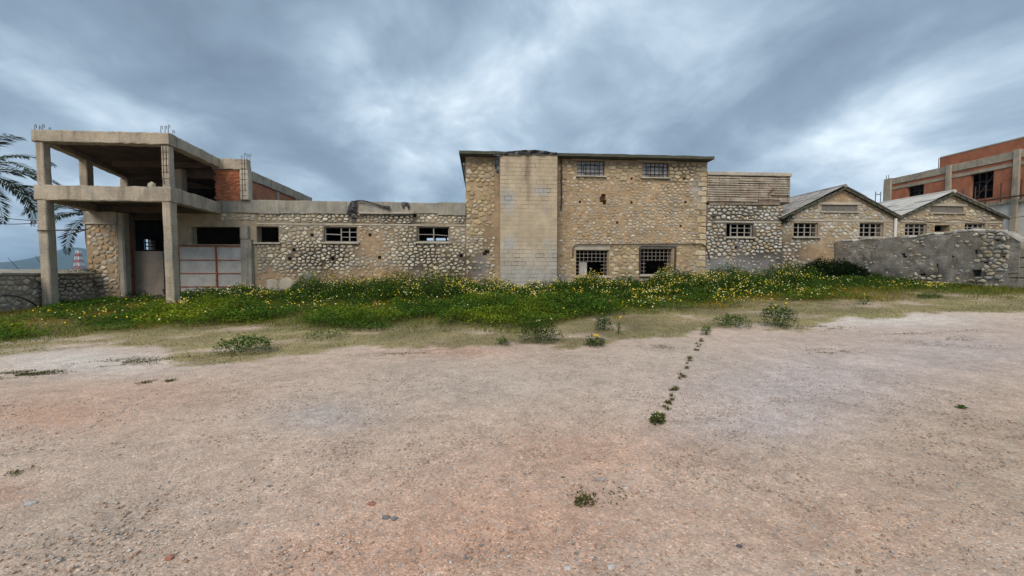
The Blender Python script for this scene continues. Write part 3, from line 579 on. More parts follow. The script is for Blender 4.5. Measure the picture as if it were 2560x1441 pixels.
frame_window(MID, hW2, 2, 2, tilt=-.06, label='weathered timber window with four empty lights and a slipped bar')
for cx, r in ((681,15),(716,18)):   # two smooth cement patches at the foot of the wall
    x, z = atY(cx,714,22); n = 14; mb = MB(); ring = [(x+math.cos(2*math.pi*k/n)*r/44*random.uniform(.85,1.1), z+math.sin(2*math.pi*k/n)*r*1.05/44*random.uniform(.85,1.1)) for k in range(n)]
    mb.add([(p[0],21.999,p[1]) for p in ring]+[(x+(p[0]-x)*.9,21.955,z+(p[1]-z)*.9) for p in ring]+[(x,21.95,z)], [(k,(k+1)%n,n+(k+1)%n,n+k) for k in range(n)]+[(n+k,n+(k+1)%n,2*n) for k in range(n)]); part('cement_patch', mb, M_conc2, MID)
def back(px0, py0, px1, py1, y): return (*rect(px0, py0, px1, py1, y), None)
shell(MID, XC1+2.5, MX1-.05, 22.46, 31, -.3, zpar-.35, zpar-.36, back_holes=[back(836,596.5,849,604,30.7), back(856,597,873,604,30.7), back(1066,595,1083,602,30.7), back(1089,595,1114,602,30.7), back(1117,594,1122,601,30.7)])
# ================================================================== CENTRE: two storey block
KX0, KX1 = MX1+.003, atY(1765,500,22)[0]
MILL = thing('stone_block', 'tall two-storey rubble-stone building with flat roof slab and barred windows', 'building', ((KX0+KX1)/2, 22, .4))
u1, u2 = hole(1443.5,402,1511,441), hole(1607,407,1671,445); l1, l2 = hole(1440,626,1521,690), hole(1602,622,1680,687)
kh = [u1, u2, l1, l2]+niche_list([(1579,447),(1711,447),(1579,507),(1714,506),(1450,505),(1543,557),(1702,566)], 6)
kh += [hole(1499,492,1507,506,.4), hole(1503,485,1514,500,.4), hole(1507,500,1516,512,.4), hole(1211,626,1223,634,.35), hole(1207,631,1217,639,.35)]
zk = 7.86
kw = wall(FRONT, KX0, KX1, -.2, zk, .5, kh, mortar_color((.40,.30,.195)), M_mortar, MILL)
bands = [hole(1166,513,1764,518,0)]; lint = [hole(1429,393,1521,402,0), hole(1592,397,1690,406.5,0), hole(1433,613,1524,625,0), hole(1594,611,1692,621,0)]
topz, lowz, ox0, ox1 = atY(1500,452,22)[1], atY(1500,612,22)[1], atY(1238,500,22)[0], atY(1396,500,22)[0]
no_ch = [(ox0+.05, ox1-.05, -.2, zk, 0)]
fz = stone_zone(FRONT, 'mill', .86, .035); gz = stone_zone(FRONT, 'gold', .92, .045)
stones(FRONT, ox1, KX1-.32, topz, zk, kh+lint, gz, kw, .36, .23, 70)
stones(FRONT, KX0+.01, ox0, atY(1200,590,22)[1], zk, kh, stone_zone(FRONT, 'gold', .92, .045), kw, .36, .22, 60)
stones(FRONT, KX0+.01, ox0, -.1, atY(1200,590,22)[1], kh, stone_zone(FRONT, 'mid', .9, .045), kw, .28, .18, 50)
stones(FRONT, ox1, KX1-.32, lowz, topz, kh+bands+lint, stone_zone(FRONT, 'mill', .80, .032, drop=.02), kw, .27, .17, 90)
stones(FRONT, ox1, KX1-.32, -.05, lowz, kh+lint, stone_zone(FRONT, 'gold', .88, .04), kw, .34, .21, 60)
# dressed corner stones
z = .3; k = 0
while z < zk-.1:
    h = random.uniform(.2,.42); w = random.uniform(.42,.62) if k % 2 else random.uniform(.24,.4); c = tuple(np.array(random.choice(PAL['gold']))*random.uniform(.85,1.15)); h = min(h, zk-z-.01)
    mb = MB().bar((KX1-w, 22.07, z+h/2+random.uniform(-.02,.02)), (KX1+.012, 22.07, z+h/2), .2+random.uniform(0,.03), h-random.uniform(.02,.06), .015, 3, .035); mb.hascol = True; mb.c = [c]*len(mb.v); part('corner_stone', mb, M_stone, kw); z += h; k += 1
for q in ((1429,393.5,1521,401.5), (1592,398,1690,406.5), (1433,613.5,1524,625.5), (1594,611.5,1692,621.5)): lintel(MILL, *q, M_conc2)
lintel(MILL, 1166, 514, 1238, 517.5, M_conc2, 'band_course', .012, .1); lintel(MILL, 1396, 514, 1742, 517.5, M_conc2, 'band_course', .012, .1)
sill(MILL, u1, .1, th=.07); sill(MILL, u2, .1, th=.07); sill(MILL, l1, .14, th=.1); sill(MILL, l2, .1, th=.1)
def barred(h, cols, rows, y, r, mat, skip=None, label=None, frame=True):
    a, b, z0, z1 = h[:4]; mb = MB(); f = .03
    for p, q in (((a,y,z1-f/2),(b,y,z1-f/2)),((a,y,z0+f/2),(b,y,z0+f/2)),((a+f/2,y,z0+f),(a+f/2,y,z1-f)),((b-f/2,y,z0+f),(b-f/2,y,z1-f))): mb.bar(p, q, .03, f)
    w = part('window', mb, mat, MILL)
    if label: w['label'] = label
    for i in range(1, cols):
        x = a+(b-a)*i/cols; iv = [(z0+f, z1-f)]
        if skip and skip[0] < x < skip[1]: iv = [(skip[3], z1-f)]+([(z0+f, skip[2])] if skip[2] > z0+.1 else [])
        for s_, e_ in iv: part('bar', MB().tube([(x+random.uniform(-.008,.008),y-.004,s_),(x,y-.004,e_)], r, 5), mat, w)
    for k in range(1, rows):
        z = z0+(z1-z0)*k/rows; iv = [(a+f, b-f)]
        if skip and skip[2] < z < skip[3]: iv = [(a+f, skip[0]), (skip[1], b-f)]
        for s_, e_ in iv:
            if e_-s_ > .03: part('bar', MB().tube([(s_,y+.012,z),(e_,y+.012,z+random.uniform(-.01,.01))], r, 5), mat, w)
    return w
for u in (u1, u2):
    w = barred(u, 6, 4, 22.1, .014, M_iron, label='high window of dusty panes behind an iron grid'); a, b, z0, z1 = u[:4]
    for i in range(6):
        for k in range(4):
            x0, x1, y0, y1 = a+(b-a)*i/6+.012, a+(b-a)*(i+1)/6-.012, z0+(z1-z0)*k/4+.012, z0+(z1-z0)*(k+1)/4-.012; d = 22.135+random.uniform(0,.012)
            part('pane', MB().box(x0, x1, d, d+.008, y0, y1), M_glass, w)
    xm, zm = (a+b)/2, z0+(z1-z0)*.42; part('vent_frame', MB().bar((xm-.42,22.06,zm+.28),(xm+.42,22.06,zm+.28),.03,.035).bar((xm-.42,22.06,zm-.2),(xm+.42,22.06,zm-.2),.03,.035).bar((xm-.42,22.06,zm-.18),(xm-.42,22.06,zm+.26),.03,.035).bar((xm+.42,22.06,zm-.18),(xm+.42,22.06,zm+.26),.03,.035), M_iron, w)
q1 = rect(1469,656,1503,690,22); q2 = rect(1616,653,1662,687,22)
barred(l1, 8, 7, 22.1, .011, M_lbar, skip=(q1[0], q1[1], l1[2], q1[3]), label='low barred window whose lower bars are cut away')
barred(l2, 8, 7, 22.1, .011, M_lbar, skip=(q2[0], q2[1], l2[2], q2[3]), label='low barred window with a square gap in its bars')
part('window_surround', MB().bar((l2[0]-.06,21.96,l2[2]),(l2[0]-.06,21.96,l2[3]+.1),.1,.08,.004,5).bar((l2[1]+.16,21.96,l2[2]-.1),(l2[1]+.16,21.96,l2[3]+.1),.1,.06,.004,5).bar((l2[0]-.02,21.955,l2[3]+.12),(l2[1]+.19,21.955,l2[3]+.12),.08,.06,.004,5), M_iron, MILL)
# roof slab with overhang, white pipe under the left eave
rx0, rx1, ry0, ry1 = atY(1147.5,377,21.4)[0], atY(1787,392,21.4)[0], 21.4, 36.4
mb = MB(); n = 30
for zz_, y_ in ((0,0),):
    top_ = [(rx0+(rx1-rx0)*i/n, ry0+random.uniform(-.02,.02), 8.02+random.uniform(-.012,.012)) for i in range(n+1)]
    bot = [(p[0], p[1]+.01, 7.87+random.uniform(-.012,.008)) for p in top_]; tb = [(p[0], ry1, 8.02) for p in top_]; bb = [(p[0], ry1, 7.87) for p in top_]; m_ = n+1
    mb.add(top_+bot+tb+bb, [(m_+i,m_+i+1,i+1,i) for i in range(n)]+[(i,i+1,2*m_+i+1,2*m_+i) for i in range(n)]+[(m_+i+1,m_+i,3*m_+i,3*m_+i+1) for i in range(n)]+[(2*m_+i,2*m_+i+1,3*m_+i+1,3*m_+i) for i in range(n)]+[(0,2*m_,3*m_,m_),(n,m_+n,3*m_+n,2*m_+n)])
part('roof_slab', mb, M_roofslab, MILL)
part('eave_pipe', MB().tube([(KX0-.1,22.3,7.55),(KX0-.1,27.5,7.4)], .06, 8), M_pipe, MILL)
shell(MILL, KX0+.002, KX1-.002, 22.505, 36, -.2, 7.86, None, surf('side_rubble', (.38,.30,.20), .3, 3, 20, .6, 12))
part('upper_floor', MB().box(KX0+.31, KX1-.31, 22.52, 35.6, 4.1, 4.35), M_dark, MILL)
# drain pipe and conduit on the face
x_, zt_ = atY(1404,384,21.9); part('drain_pipe', MB().tube([(x_-.02,21.86,7.86),(x_,21.9,6.4),(x_+.01,21.88,atY(1404,500,21.9)[1]),(x_-.02,21.87,atY(1404,524,21.9)[1])], .045, 7), M_iron, MILL)
cp = [(1432,642),(1432,624),(1436,615),(1446,612),(1550,611.5),(1650,611),(1755,610),(1763,615),(1770,630),(1774,652)]
part('conduit', MB().tube([(atY(a,b,21.9)[0],21.9-.01*(i%2),atY(a,b,21.9)[1]) for i,(a,b) in enumerate(cp)], .028, 6), M_iron, MILL)
# projecting block-built shaft
SY = 21.0; sx0, sx1 = atY(1250.5,500,SY)[0], atY(1393,500,SY)[0]; sz1 = atY(1320,388,SY)[1]
core = part('shaft', MB().box(sx0+.03, sx1-.03, SY+.04, 21.96, -.2, sz1), surf('shaft_joint', (.33,.275,.205), .25, 3, 25, .5, 24), MILL)
nrow = 36; rh = (sz1+.1)/nrow
def shaft_col(P):
    px, py, _ = project(P[:,0], P[:,1], P[:,2]); n = fbm(P[:,0], P[:,2], 1.2, 141); n2 = fbm(P[:,0], P[:,2], 3.5, 143); n3 = vnoise(P[:,0]*2.4, P[:,2]*.5, 3, 147)
    t = np.clip((P[:,2]-1.6)/1.6, 0, 1)[:,None]; c = np.array((.40,.37,.325))*(1-t)+np.array((.49,.40,.29))*t; c = c*(.86+.28*n[:,None])
    g = np.clip(blobsum(px, py, [(1270,497,17,24,1),(1277,525,6,18,.9),(1273,608,17,17,1),(1352,478,24,9,.9),(1386,645,14,32,.7),(1366,608,12,12,.6),(1320,692,60,18,.5),(1362,522,8,12,.6)])*(.35+1.1*n2), 0, .9)[:,None]; c = c*(1-g)+np.array((.38,.385,.385))*g
    r = np.clip(blobsum(px, py, [(1319,410,7,60,.9),(1321,470,5,40,.55),(1268,420,5,40,.25),(1350,400,4,30,.2)])*(.5+.8*n3), 0, .85)[:,None]; return c*(1-r)+np.array((.075,.055,.04))*r
for r in range(nrow):
    z = -.1+r*rh; x = sx0; fr = r/nrow; first = True
    while x < sx1-.02:
        w = random.uniform(.36,.46) if not (first and r % 2) else .22; first = False; x2 = min(x+w, sx1)
        if sx1-x2 < .14: x2 = sx1
        gap = .0015 if .40 < fr < .62 else random.choice((.002,.003,.004,.004,.009)); gv = gap*random.uniform(.6,2); d = random.uniform(-.005,.004); n = 4; vs_ = []
        for i in range(n+1):
            xx = x+gap+(x2-x-2*gap)*i/n
            vs_ += [(xx, SY+d, z+gv), (xx, SY+d, z+rh-gv), (xx, SY+.06, z+rh-gv), (xx, SY+.06, z+gv)]
        fs = [(0,1,2,3), tuple(4*n+k for k in (3,2,1,0))]+[(4*i+k, 4*i+4+k, 4*i+4+(k+1)%4, 4*i+(k+1)%4) for i in range(n) for k in range(4)]
        mb = MB().add(vs_, fs); mb.hascol = True; mb.c = [tuple(c*random.uniform(.985,1.015)) for c in shaft_col(np.array(vs_))]
        part('block', mb, M_block, core); x = x2
mb = MB().box(sx0+.001, sx0+.028, SY+.066, 21.94, -.15, sz1-.01); part('shaft_render', mb, M_conc2, core)
# ================================================================== annex with rooftop tank
AX0, AX1 = KX1+.003, atY(1957,560,22)[0]
ANX = thing('stone_annex', 'low pale rubble-stone annex with small timber window between tall block and gables', 'building', ((AX0+AX1)/2, 22, .8))
aw = hole(1817,558.5,1882,593); zan = atY(1860,514,22)[1]
ah = [aw]+niche_list([(1784,543),(1840,620),(1786,557)], 5)
wa = wall(FRONT, AX0, AX1, .1, zan, .45, ah, mortar_color((.21,.18,.145)), M_mortar, ANX)
stones(FRONT, AX0+.01, AX1-.01, .2, zan, ah+[hole(1768,552,1957,558,0)], stone_zone(FRONT, 'annex', .86, .05), wa, .29, .19, 300, jitx=.42)
lintel(ANX, 1770, 552.5, 1956, 558, M_conc2, 'band_course', .015, .1); sill(ANX, aw, .1)
frame_window(ANX, (aw[0]+(aw[1]-aw[0])*.18, *aw[1:]), 3, 3, label='small timber window of nine empty lights, hanging ajar at left')
for x0, x1 in ((1773,1812),(1814,1858),(1860,1902),(1904,1948)): lintel(ANX, x0, 507.5, x1, 513.5, surf('rusty_lintel_block', (.25,.20,.155), .35, 3, 20, .3, 20), 'lintel_block', .05, .4, .01)
shell(ANX, AX0, AX1, 22.455, 31, .1, zan, zan)
tx0, tx1 = atY(1768,460,21.9)[0], atY(1977.5,460,21.9)[0]; tz0, tz1 = atY(1870,507,21.9)[1], atY(1870,440,21.9)[1]; tzt = atY(1870,430.5,21.85)[1]
TANK = thing('rooftop_tank', 'square concrete rooftop tank with rows of exposed rusty bars on its face', 'water tank', ((tx0+tx1)/2, 22.5, tz0))
tm = surf('spalled_concrete', (.44,.385,.31), .4, 2, 24, .6, 20, second=(.36,.28,.21), s2=(.5,.62), streak=.35, scol=(.2,.12,.08))
part('tank_body', MB().box(tx0+.02, tx1, 21.97, 25.5, tz0, tz1-.003), surf('rusty_recess', (.20,.145,.11), .35, 3, 24, .5, 20), TANK)
rows = 12
for k in range(rows):
    z = tz0+.05+(tz1-tz0-.09)*k/(rows-1); pts = [(tx0+.02+(tx1-tx0-.05)*i/9, 21.945+random.uniform(-.012,.006), z+random.uniform(-.016,.016)) for i in range(10)]
    if 2 < k < 13: part('exposed_bar', MB().tube(pts, .011, 5), M_iron, TANK)
    if k < rows-1:
        x = tx0+.03; zc = z+(tz1-tz0-.09)/(rows-1)/2; hh = (tz1-tz0-.09)/(rows-1)*random.uniform(.6,.84)
        while x < tx1-.1:
            w = random.uniform(.9,2.4); x2 = min(x+w, tx1-.02); hh = (tz1-tz0-.09)/(rows-1)*random.uniform(.62,.88)
            if random.random() > .02+.06*(k < 4): part('concrete_strip', MB().bar((x,21.955,zc+random.uniform(-.012,.012)),(x2-.01,21.955,zc+random.uniform(-.012,.012)),.07+random.uniform(-.02,.02),hh,.009,4,.012), tm, TANK)
            x = x2
for k in range(9): x = tx0+.15+k*(tx1-tx0-.3)/8; part('exposed_bar', MB().tube([(x,21.925,tz0+.05),(x+random.uniform(-.02,.02),21.925,tz1-.05)], .008, 4), M_iron, TANK)
x = tx0
for w in (.9,1.1,1.0,1.2,.9): 
    x2 = min(x+w*(tx1-tx0)/5.1, tx1+.06); part('rim', MB().bar((x+.004,22.05,(tz1+tzt)/2),(x2-.004,22.05,(tz1+tzt)/2+random.uniform(-.01,.015)),.4,tzt-tz1,.008,4,.02), M_conc2, TANK); x = x2
part('loose_bar', MB().tube([(atY(1922,484,21.9)[0],21.9,atY(1922,484,21.9)[1]),(atY(1933,473,21.88)[0],21.82,atY(1933,473,21.88)[1])], .02, 5), M_iron, TANK)
# ================================================================== gabled sheds
def gable(name, label, xL, xR, zE, xP, zP, opens, vent, root_mat, depth, pal, drop, wins, roofcorr, left_over):
    R = thing(name, label, 'shed', ((xL+xR)/2, 22, .9))
    def top(s): return zE+(zP-zE)*((s-xL)/(xP-xL) if s < xP else (xR-s)/(xR-xP))
    hs = opens+[vent]
    # ridge line handled by a grid line at the peak
    w = wall(FRONT, xL, xR, .2, top, .45, hs+[(xP-.0001,xP+.0001,-9,-8,0)], mortar_color((.38,.305,.215)), M_mortar, R)
    band = rect(1969,548,2243,556,22); nb = [(xL+.2, xR-.02, band[2], band[3], 0), (vent[0]-.3, vent[1]+.3, vent[3], vent[3]+.16, 0)]
    stones(FRONT, xL+.02, xR-.02, .4, lambda s: top(s)-.12, hs+nb, stone_zone(FRONT, pal, .84, .034, drop=drop), w, .29, .19, 230)
    part('band_course', MB().bar((xL+.25,22.0,(band[2]+band[3])/2),(xR-.02,22.0,(band[2]+band[3])/2),.06,band[3]-band[2]-.02,.006,14), M_conc2, R)
    part('lintel', MB().bar((vent[0]-.25,22.02,vent[3]+.09),(vent[1]+.25,22.02,vent[3]+.09),.12,.15,.005,6), M_conc2, R)
    n = 6; vz = (vent[3]-vent[2])/n
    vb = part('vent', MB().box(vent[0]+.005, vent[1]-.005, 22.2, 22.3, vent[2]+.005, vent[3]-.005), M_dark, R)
    for k in range(n): part('slat', MB().bar((vent[0]+.01,22.1,vent[2]+vz*(k+.5)),(vent[1]-.01,22.1,vent[2]+vz*(k+.5)),.1,vz*.62,.003,4,up=(0,-.5,1)), M_wood, vb)
    part('sill', MB().bar((vent[0]-.1,21.99,vent[2]-.04),(vent[1]+.1,21.99,vent[2]-.04),.2,.07,.004,5), M_conc2, R)
    for h, kw_ in wins: frame_window(R, h, **kw_); sill(R, h, .1, th=.07)
    # roof: overlapping corrugated sheets laid in columns from ridge to eave
    y0, y1 = 21.75, 22+depth; ov = .25
    for sgn, xe in ((-1, xL-left_over), (1, xR+.12)):
        ze = zE+(zP-zE)*((xe-xL)/(xP-xL) if sgn < 0 else (xR-xe)/(xR-xP)); slope = (zP-ze)/abs(xP-xe)
        nr_ = 3; cols = int((y1-y0)/1.0)
        for r in range(nr_):
            fa, fb_ = r/nr_, (r+1)/nr_+.035
            for c_ in range(cols):
                ya, yb = y0+(y1-y0)*c_/cols, y0+(y1-y0)*(c_+1)/cols+.03; kx, ky = 1, 12; mb = MB(); base = .10+.03*(nr_-r)+random.uniform(-.008,.008)+.012*(c_%2)
                vs_ = []; slip = random.uniform(-.03,.05) if r == nr_-1 else 0
                for th_ in (0, -.018):
                    for a_ in (fa, min(fb_, 1.02)+slip*.15):
                        for j in range(ky+1):
                            x = xP+(xe-xP)*a_; z = zP-(zP-ze)*a_+base+th_; y = ya+(yb-ya)*j/ky; vs_.append((x, y, z+.022*roofcorr*math.cos(j*math.pi/1.0)))
                m_ = ky+1
                for j in range(ky):
                    q = [(j,j+1,m_+j+1,m_+j)]; q.append((2*m_+j,3*m_+j,3*m_+j+1,2*m_+j+1)); q += [(j,2*m_+j,2*m_+j+1,j+1),(m_+j,m_+j+1,3*m_+j+1,3*m_+j)]; mb.f += []
                    mb_f = q
                    for f in q: mb.f.append(f)
                mb.f += [(0,m_,3*m_,2*m_),(ky,2*m_+ky,3*m_+ky,m_+ky)]; mb.v = vs_; mb.c = [(.5,.5,.5)]*len(vs_)
                part('roof_sheet', mb, root_mat, R)
        part('barge_board', MB().bar((xP,21.8,zP+.01),(xe,21.8,ze+.01),.08,.09,.006,8), M_roofslab, R)
        for k in range(1, 9): 
            f = k/9; part('purlin', MB().bar((xP+(xe-xP)*f,21.7,zP-(zP-ze)*f+.05),(xP+(xe-xP)*f,22.5,zP-(zP-ze)*f+.05),.07,.07), M_roofslab, R)
    part('ridge_cap', MB().tube([(xP,y0-.03,zP+.16),(xP,y1,zP+.16)], .11, 8), root_mat, R)
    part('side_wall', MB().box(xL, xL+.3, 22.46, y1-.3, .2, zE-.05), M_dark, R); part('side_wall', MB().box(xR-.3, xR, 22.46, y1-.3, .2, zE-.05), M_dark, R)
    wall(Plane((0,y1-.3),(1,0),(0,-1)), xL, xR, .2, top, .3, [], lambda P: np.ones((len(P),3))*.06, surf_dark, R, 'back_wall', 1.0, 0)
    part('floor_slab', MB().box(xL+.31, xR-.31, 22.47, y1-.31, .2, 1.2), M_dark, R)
    return R
g1L, g1R = AX1+.003, atY(2242,545,22)[0]-.003
gw1, gw2 = hole(1984.5,557,2045,593), hole(2150,557.5,2208,593); v1 = hole(2054,512.5,2143,530,.28)
gz1_ = atY(2103.5,474,22); 
gable('gabled_shed', 'gabled rubble-stone shed with lichen-grey sheet roof beside the annex', g1L, g1R, atY(2100,545,22)[1], gz1_[0], gz1_[1], [gw1, gw2], v1, M_roofsheet, 11, 'annex', .08,
      [(gw1, dict(cols=4, rows=3, label='timber window of twelve empty lights beside the annex')), (gw2, dict(cols=4, rows=3, label='timber window of twelve empty lights above the yard wall'))], 1, .25)
g2L, g2R = g1R+.006, atY(2508,553,22)[0]
w3, w4, w5 = hole(2263,559,2317,590), hole(2337,563,2373,580), hole(2412,559,2463,578); v2 = hole(2326,516,2408,533,.28); gp2 = atY(2374,487,22)
gable('gabled_shed', 'gabled rubble-stone shed with pale smooth roof behind the yard wall', g2L, g2R, atY(2242,545,22)[1], gp2[0], gp2[1], [w3, w4, w5], v2, M_roofpale, 12, 'mill', .3,
      [(w3, dict(cols=4, rows=3)), (w5, dict(cols=4, rows=2))], .35, -.02)
x, z = atY(2239.5,546,21.9); solo('drainpipe', MB().tube([(x,21.9,z),(x,21.9,2.0),(x,21.9,.95)], .075, 8), M_pipe, 'pale drainpipe between the two gabled sheds', 'drainpipe', smooth=True)
# ================================================================== right: yard wall running towards the viewer
RW = thing('yard_wall', 'grey rendered rubble yard wall, broken open at its right end', 'wall', (21, 18, .95))
x0r = atY(2084,640,22)[0]; PLR = Plane((x0r, 21.9), (0,-1), (-1,0)); slen = 21.9-atX(2549,640,x0r)[0]
def rtop(s): return 3.28+.03*math.sin(s*1.3)+.02*math.sin(s*4.1)-(max(0, s-(slen-.55))*.9)-.05*(s > slen-1.4)
RN = [(slen-.001,slen,-9,-8,0)]
rholes = [(21.9-atX(px+w,py,x0r)[0] if False else 21.9-atX(px,py,x0r)[0], 21.9-atX(px+w,py,x0r)[0], atX(px,py+h,x0r)[1], atX(px,py,x0r)[1], .28) for px,py,w,h in ((2254,634,9,11),(2436,625,8,11),(2430,675,24,16),(2520,683,26,16),(2106,645,6,10),(2340,660,6,10),(2262,640,6,5),(2345,672,4,10),(2180,686,22,5),(2300,685,16,4),(2380,640,7,4),(2460,655,12,4),(2505,640,8,4),(2490,600,9,4))]
def rcol(P):
    px, py, _ = project(P[:,0], P[:,1], P[:,2]); n = fbm(P[:,1], P[:,2], 1.4, 51); n2 = fbm(P[:,1], P[:,2], 4.2, 53)
    c = np.array((.36,.33,.295))*(.62+.72*n[:,None]); t = np.clip((n2-.5)*5, 0, .85)*np.clip((660-py)/40, 0, 1); c = c*(1-t[:,None])+np.array((.33,.28,.215))*t[:,None]
    d = np.clip(blobsum(px, py, DARKB)*(.4+.9*n2), 0, .85); c = c*(1-d[:,None])+np.array((.07,.06,.052))*d[:,None]; w = np.clip((3.22-P[:,2])/.0-0, 0, 1) if False else 0
    return np.clip(c, .02, .7)
rw = wall(PLR, 0, slen, .4, rtop, .5, rholes, rcol, M_yard, RW, step=.15, jit=.03)
def rzone(s, z):
    x, y, _ = PLR.p(s, z); px, py, _f = project(x, y, z); px, py = float(px), float(py)
    e = float(blobsum(px, py, [(2490,630,62,90,1),(2495,575,60,30,1),(2400,600,60,20,.6),(2460,690,60,22,1),(2150,690,55,14,.9),(2320,692,50,14,.8),(2220,640,60,60,.4),(2130,620,60,16,.45),(2350,600,140,20,.45),(2300,650,90,40,.22),(2530,690,30,20,1)]))
    if random.random() > e+.09: return None
    return (.9 if e > .6 else .62)*random.uniform(.85,1.02), (.06 if e > .6 else .018)*random.uniform(.7,1.4), tuple(np.array(random.choice(PAL['grey' if random.random() < .4 else 'mid']))*random.uniform(.8,1.25))
stones(PLR, 0, slen-.3, .55, rtop, rholes, rzone, rw, .29, .15)
n = 22
for k in range(n):
    s_, e_ = slen*k/n, slen*(k+1)/n
    if e_ < slen-.6 and random.random() > .12: part('coping', MB().bar((*PLR.p(s_+.005,0,.25)[:2],rtop(s_)+.035),(*PLR.p(e_-.005,0,.25)[:2],rtop(e_)+.035),.53,.07+random.uniform(0,.03),.012,3,.015), M_white if k % 3 else M_conc2, RW)
yb_ = PLR.p(slen,0)[1]
for k in range(5): part('block', MB().bar((x0r+.25,yb_+.3+random.uniform(-.03,.03),.7+k*.4),(x0r+.25,yb_-.32,.7+k*.4),.46,.37,.012,3,.02), M_parapet, RW)
part('post', MB().bar((x0r+.1,yb_-.5,.4),(x0r+.1,yb_-.5,2.75),.3,.3,.01,6), M_conc2, RW)
# ================================================================== far right: brick and concrete building
BX = 46.0
BB = thing('brick_building', 'unfinished red brick building with grey concrete beams and scaffolding, far right', 'building', (BX, 36, 1))
y0b, y1b = 24.0, atX(2212,450,BX)[0]
def Zx(px, py): return atX(px, py, BX)[1]
PLB = Plane((BX, 0), (0,1), (-1,0)); zTop = Zx(2374,415); zB1 = Zx(2374,432); zB2a, zB2b = Zx(2374,440), Zx(2374,447.5); zSl = Zx(2450,512)
wn = []
for (a, b, c, d) in ((2269,464,2310,494),(2428,428,2485,493)):
    ya, yb = atX(b and a,c and b,BX)[0], atX(c,b,BX)[0]; wn.append((min(ya,yb), max(ya,yb), Zx(c,d), Zx(a,b)-.1, None))
mbk = surf('red_hollow_brick', (.42,.155,.085), .3, 1.5, 20, .5, 14, second=(.36,.22,.16), s2=(.55,.7), boards=5.5)
fbw = mbk
ob = bpy.data.objects.get(fb.name); fb.data.materials.append(surf('orange_hollow_brick', (.40,.17,.095), .3, 2, 20, .5, 14, second=(.33,.13,.08), boards=4.5))
wall(PLB, y0b, y1b-.3, zSl, zTop-.3, .3, wn, lambda P: np.ones((len(P),3))*.5, mbk, BB, 'brick_wall', .6, .01)
part('side_wall', MB().box(BX+.02, BX+14, y1b-.28, y1b, 1, zTop-.31), M_conc, BB); part('back_wall', MB().box(BX+13.7, BX+14, y0b, y1b-.3, 1, zTop-.31), M_dark, BB); part('front_wall', MB().box(BX+.32, BX+13.6, y0b, y0b+.3, 1, zTop-.31), M_dark, BB)
part('roof_slab', MB().box(BX+.31, BX+13.9, y0b+.31, y1b-.35, zTop-.4, zTop-.12), M_dark, BB); part('floor_slab', MB().box(BX+.31, BX+13.6, y0b+.31, y1b-.35, zSl-.3, zSl), M_dark, BB)
def hb(z0, z1, out=.08, mat=None, name='beam'):
    yy = np.linspace(y0b, y1b, 5)
    return part(name, MB().bar((BX-out+.2,y0b,(z0+z1)/2),(BX-out+.2,y1b,(z0+z1)/2),.4,z1-z0,.02,20), mat or M_conc, BB)
hb(zB1, zTop); hb(zB2b, zB2a, .06); hb(zSl-.25, zSl+.1, .12)
for px in (2222, 2374, 2543):
    y = atX(px,450,BX)[0]; part('column', MB().bar((BX+.04,y,.5),(BX+.04,y,zTop+.06),.5,.4 if px != 2222 else .8,.01,10), M_conc, BB)
py_ = atX(2343,420,BX)[0]; part('parapet', MB().box(BX+.25, BX+.5, y0b, py_, zTop+.003, zTop+1.05), fbw, BB); part('parapet_cap', MB().bar((BX+.38,y0b,zTop+1.1),(BX+.38,py_,zTop+1.1),.32,.1,.01,12), M_conc2, BB)
part('lower_wall', MB().box(BX+.05, BX+.3, y0b, y1b-.3, .5, zSl-.26), M_white, BB)
for w in wn:   # scaffold tubes standing in the openings
    for f in (.2, .55, .85): y = w[0]+(w[1]-w[0])*f; part('scaffold_tube', MB().tube([(BX+.6,y,w[2]-.2),(BX+.6,y,w[3]+.1)], .05, 5), M_iron, BB)
    for f in (.3, .62): z = w[2]+(w[3]-w[2])*f; part('scaffold_tube', MB().tube([(BX+.55,w[0]-.1,z),(BX+.55,w[1]+.1,z)], .05, 5), M_iron, BB)
    part('scaffold_tube', MB().tube([(BX+.5,w[0],w[3]),(BX+.5,w[1],w[2])], .05, 5), M_iron, BB)
for py2 in (2550, 2500, 2462, 2436, 2405): 
    y = atX(py2,480,BX-.6)[0]; part('guard_post', MB().tube([(BX-.5,y,zSl-.1),(BX-.5,y,zSl+1.6)], .05, 5), M_iron, BB)
part('guard_rail', MB().tube([(BX-.5,y0b,zSl+.25),(BX-.5,atX(2405,480,BX-.5)[0],zSl+.25)], .07, 6), M_iron, BB)
for px in (2214, 2220, 2343): y = atX(px,440,BX)[0]; part('rebar', MB().tube([(BX+.1,y,zTop),(BX+.1,y,zTop+.55+.5*(px>2300))], .03, 5), M_iron, BB)
# free-standing scaffold frame on the shed roof line
sx, sz = atY(2188,509,36); sx2, sz2 = atY(2202,480,36)
SC = thing('scaffold_frame', 'thin blue scaffold frame rising between shed roof and brick building', 'scaffold', (sx, 36, 1))
ms = surf('blue_grey_paint', (.16,.22,.28), .2, 4, 20, .1, 20)
for x in (sx, sx2): part('upright', MB().tube([(x,36,1.0),(x,36,sz2)], .045, 6), ms, SC)
for z in (sz2-.25, sz-.2): part('cross_bar', MB().tube([(sx,36,z),(sx2,36,z)], .04, 6), ms, SC)
part('ledger', MB().tube([(sx-.8,36.1,sz-.1),(sx2+2.2,36.1,sz+.35)], .04, 6), ms, SC)
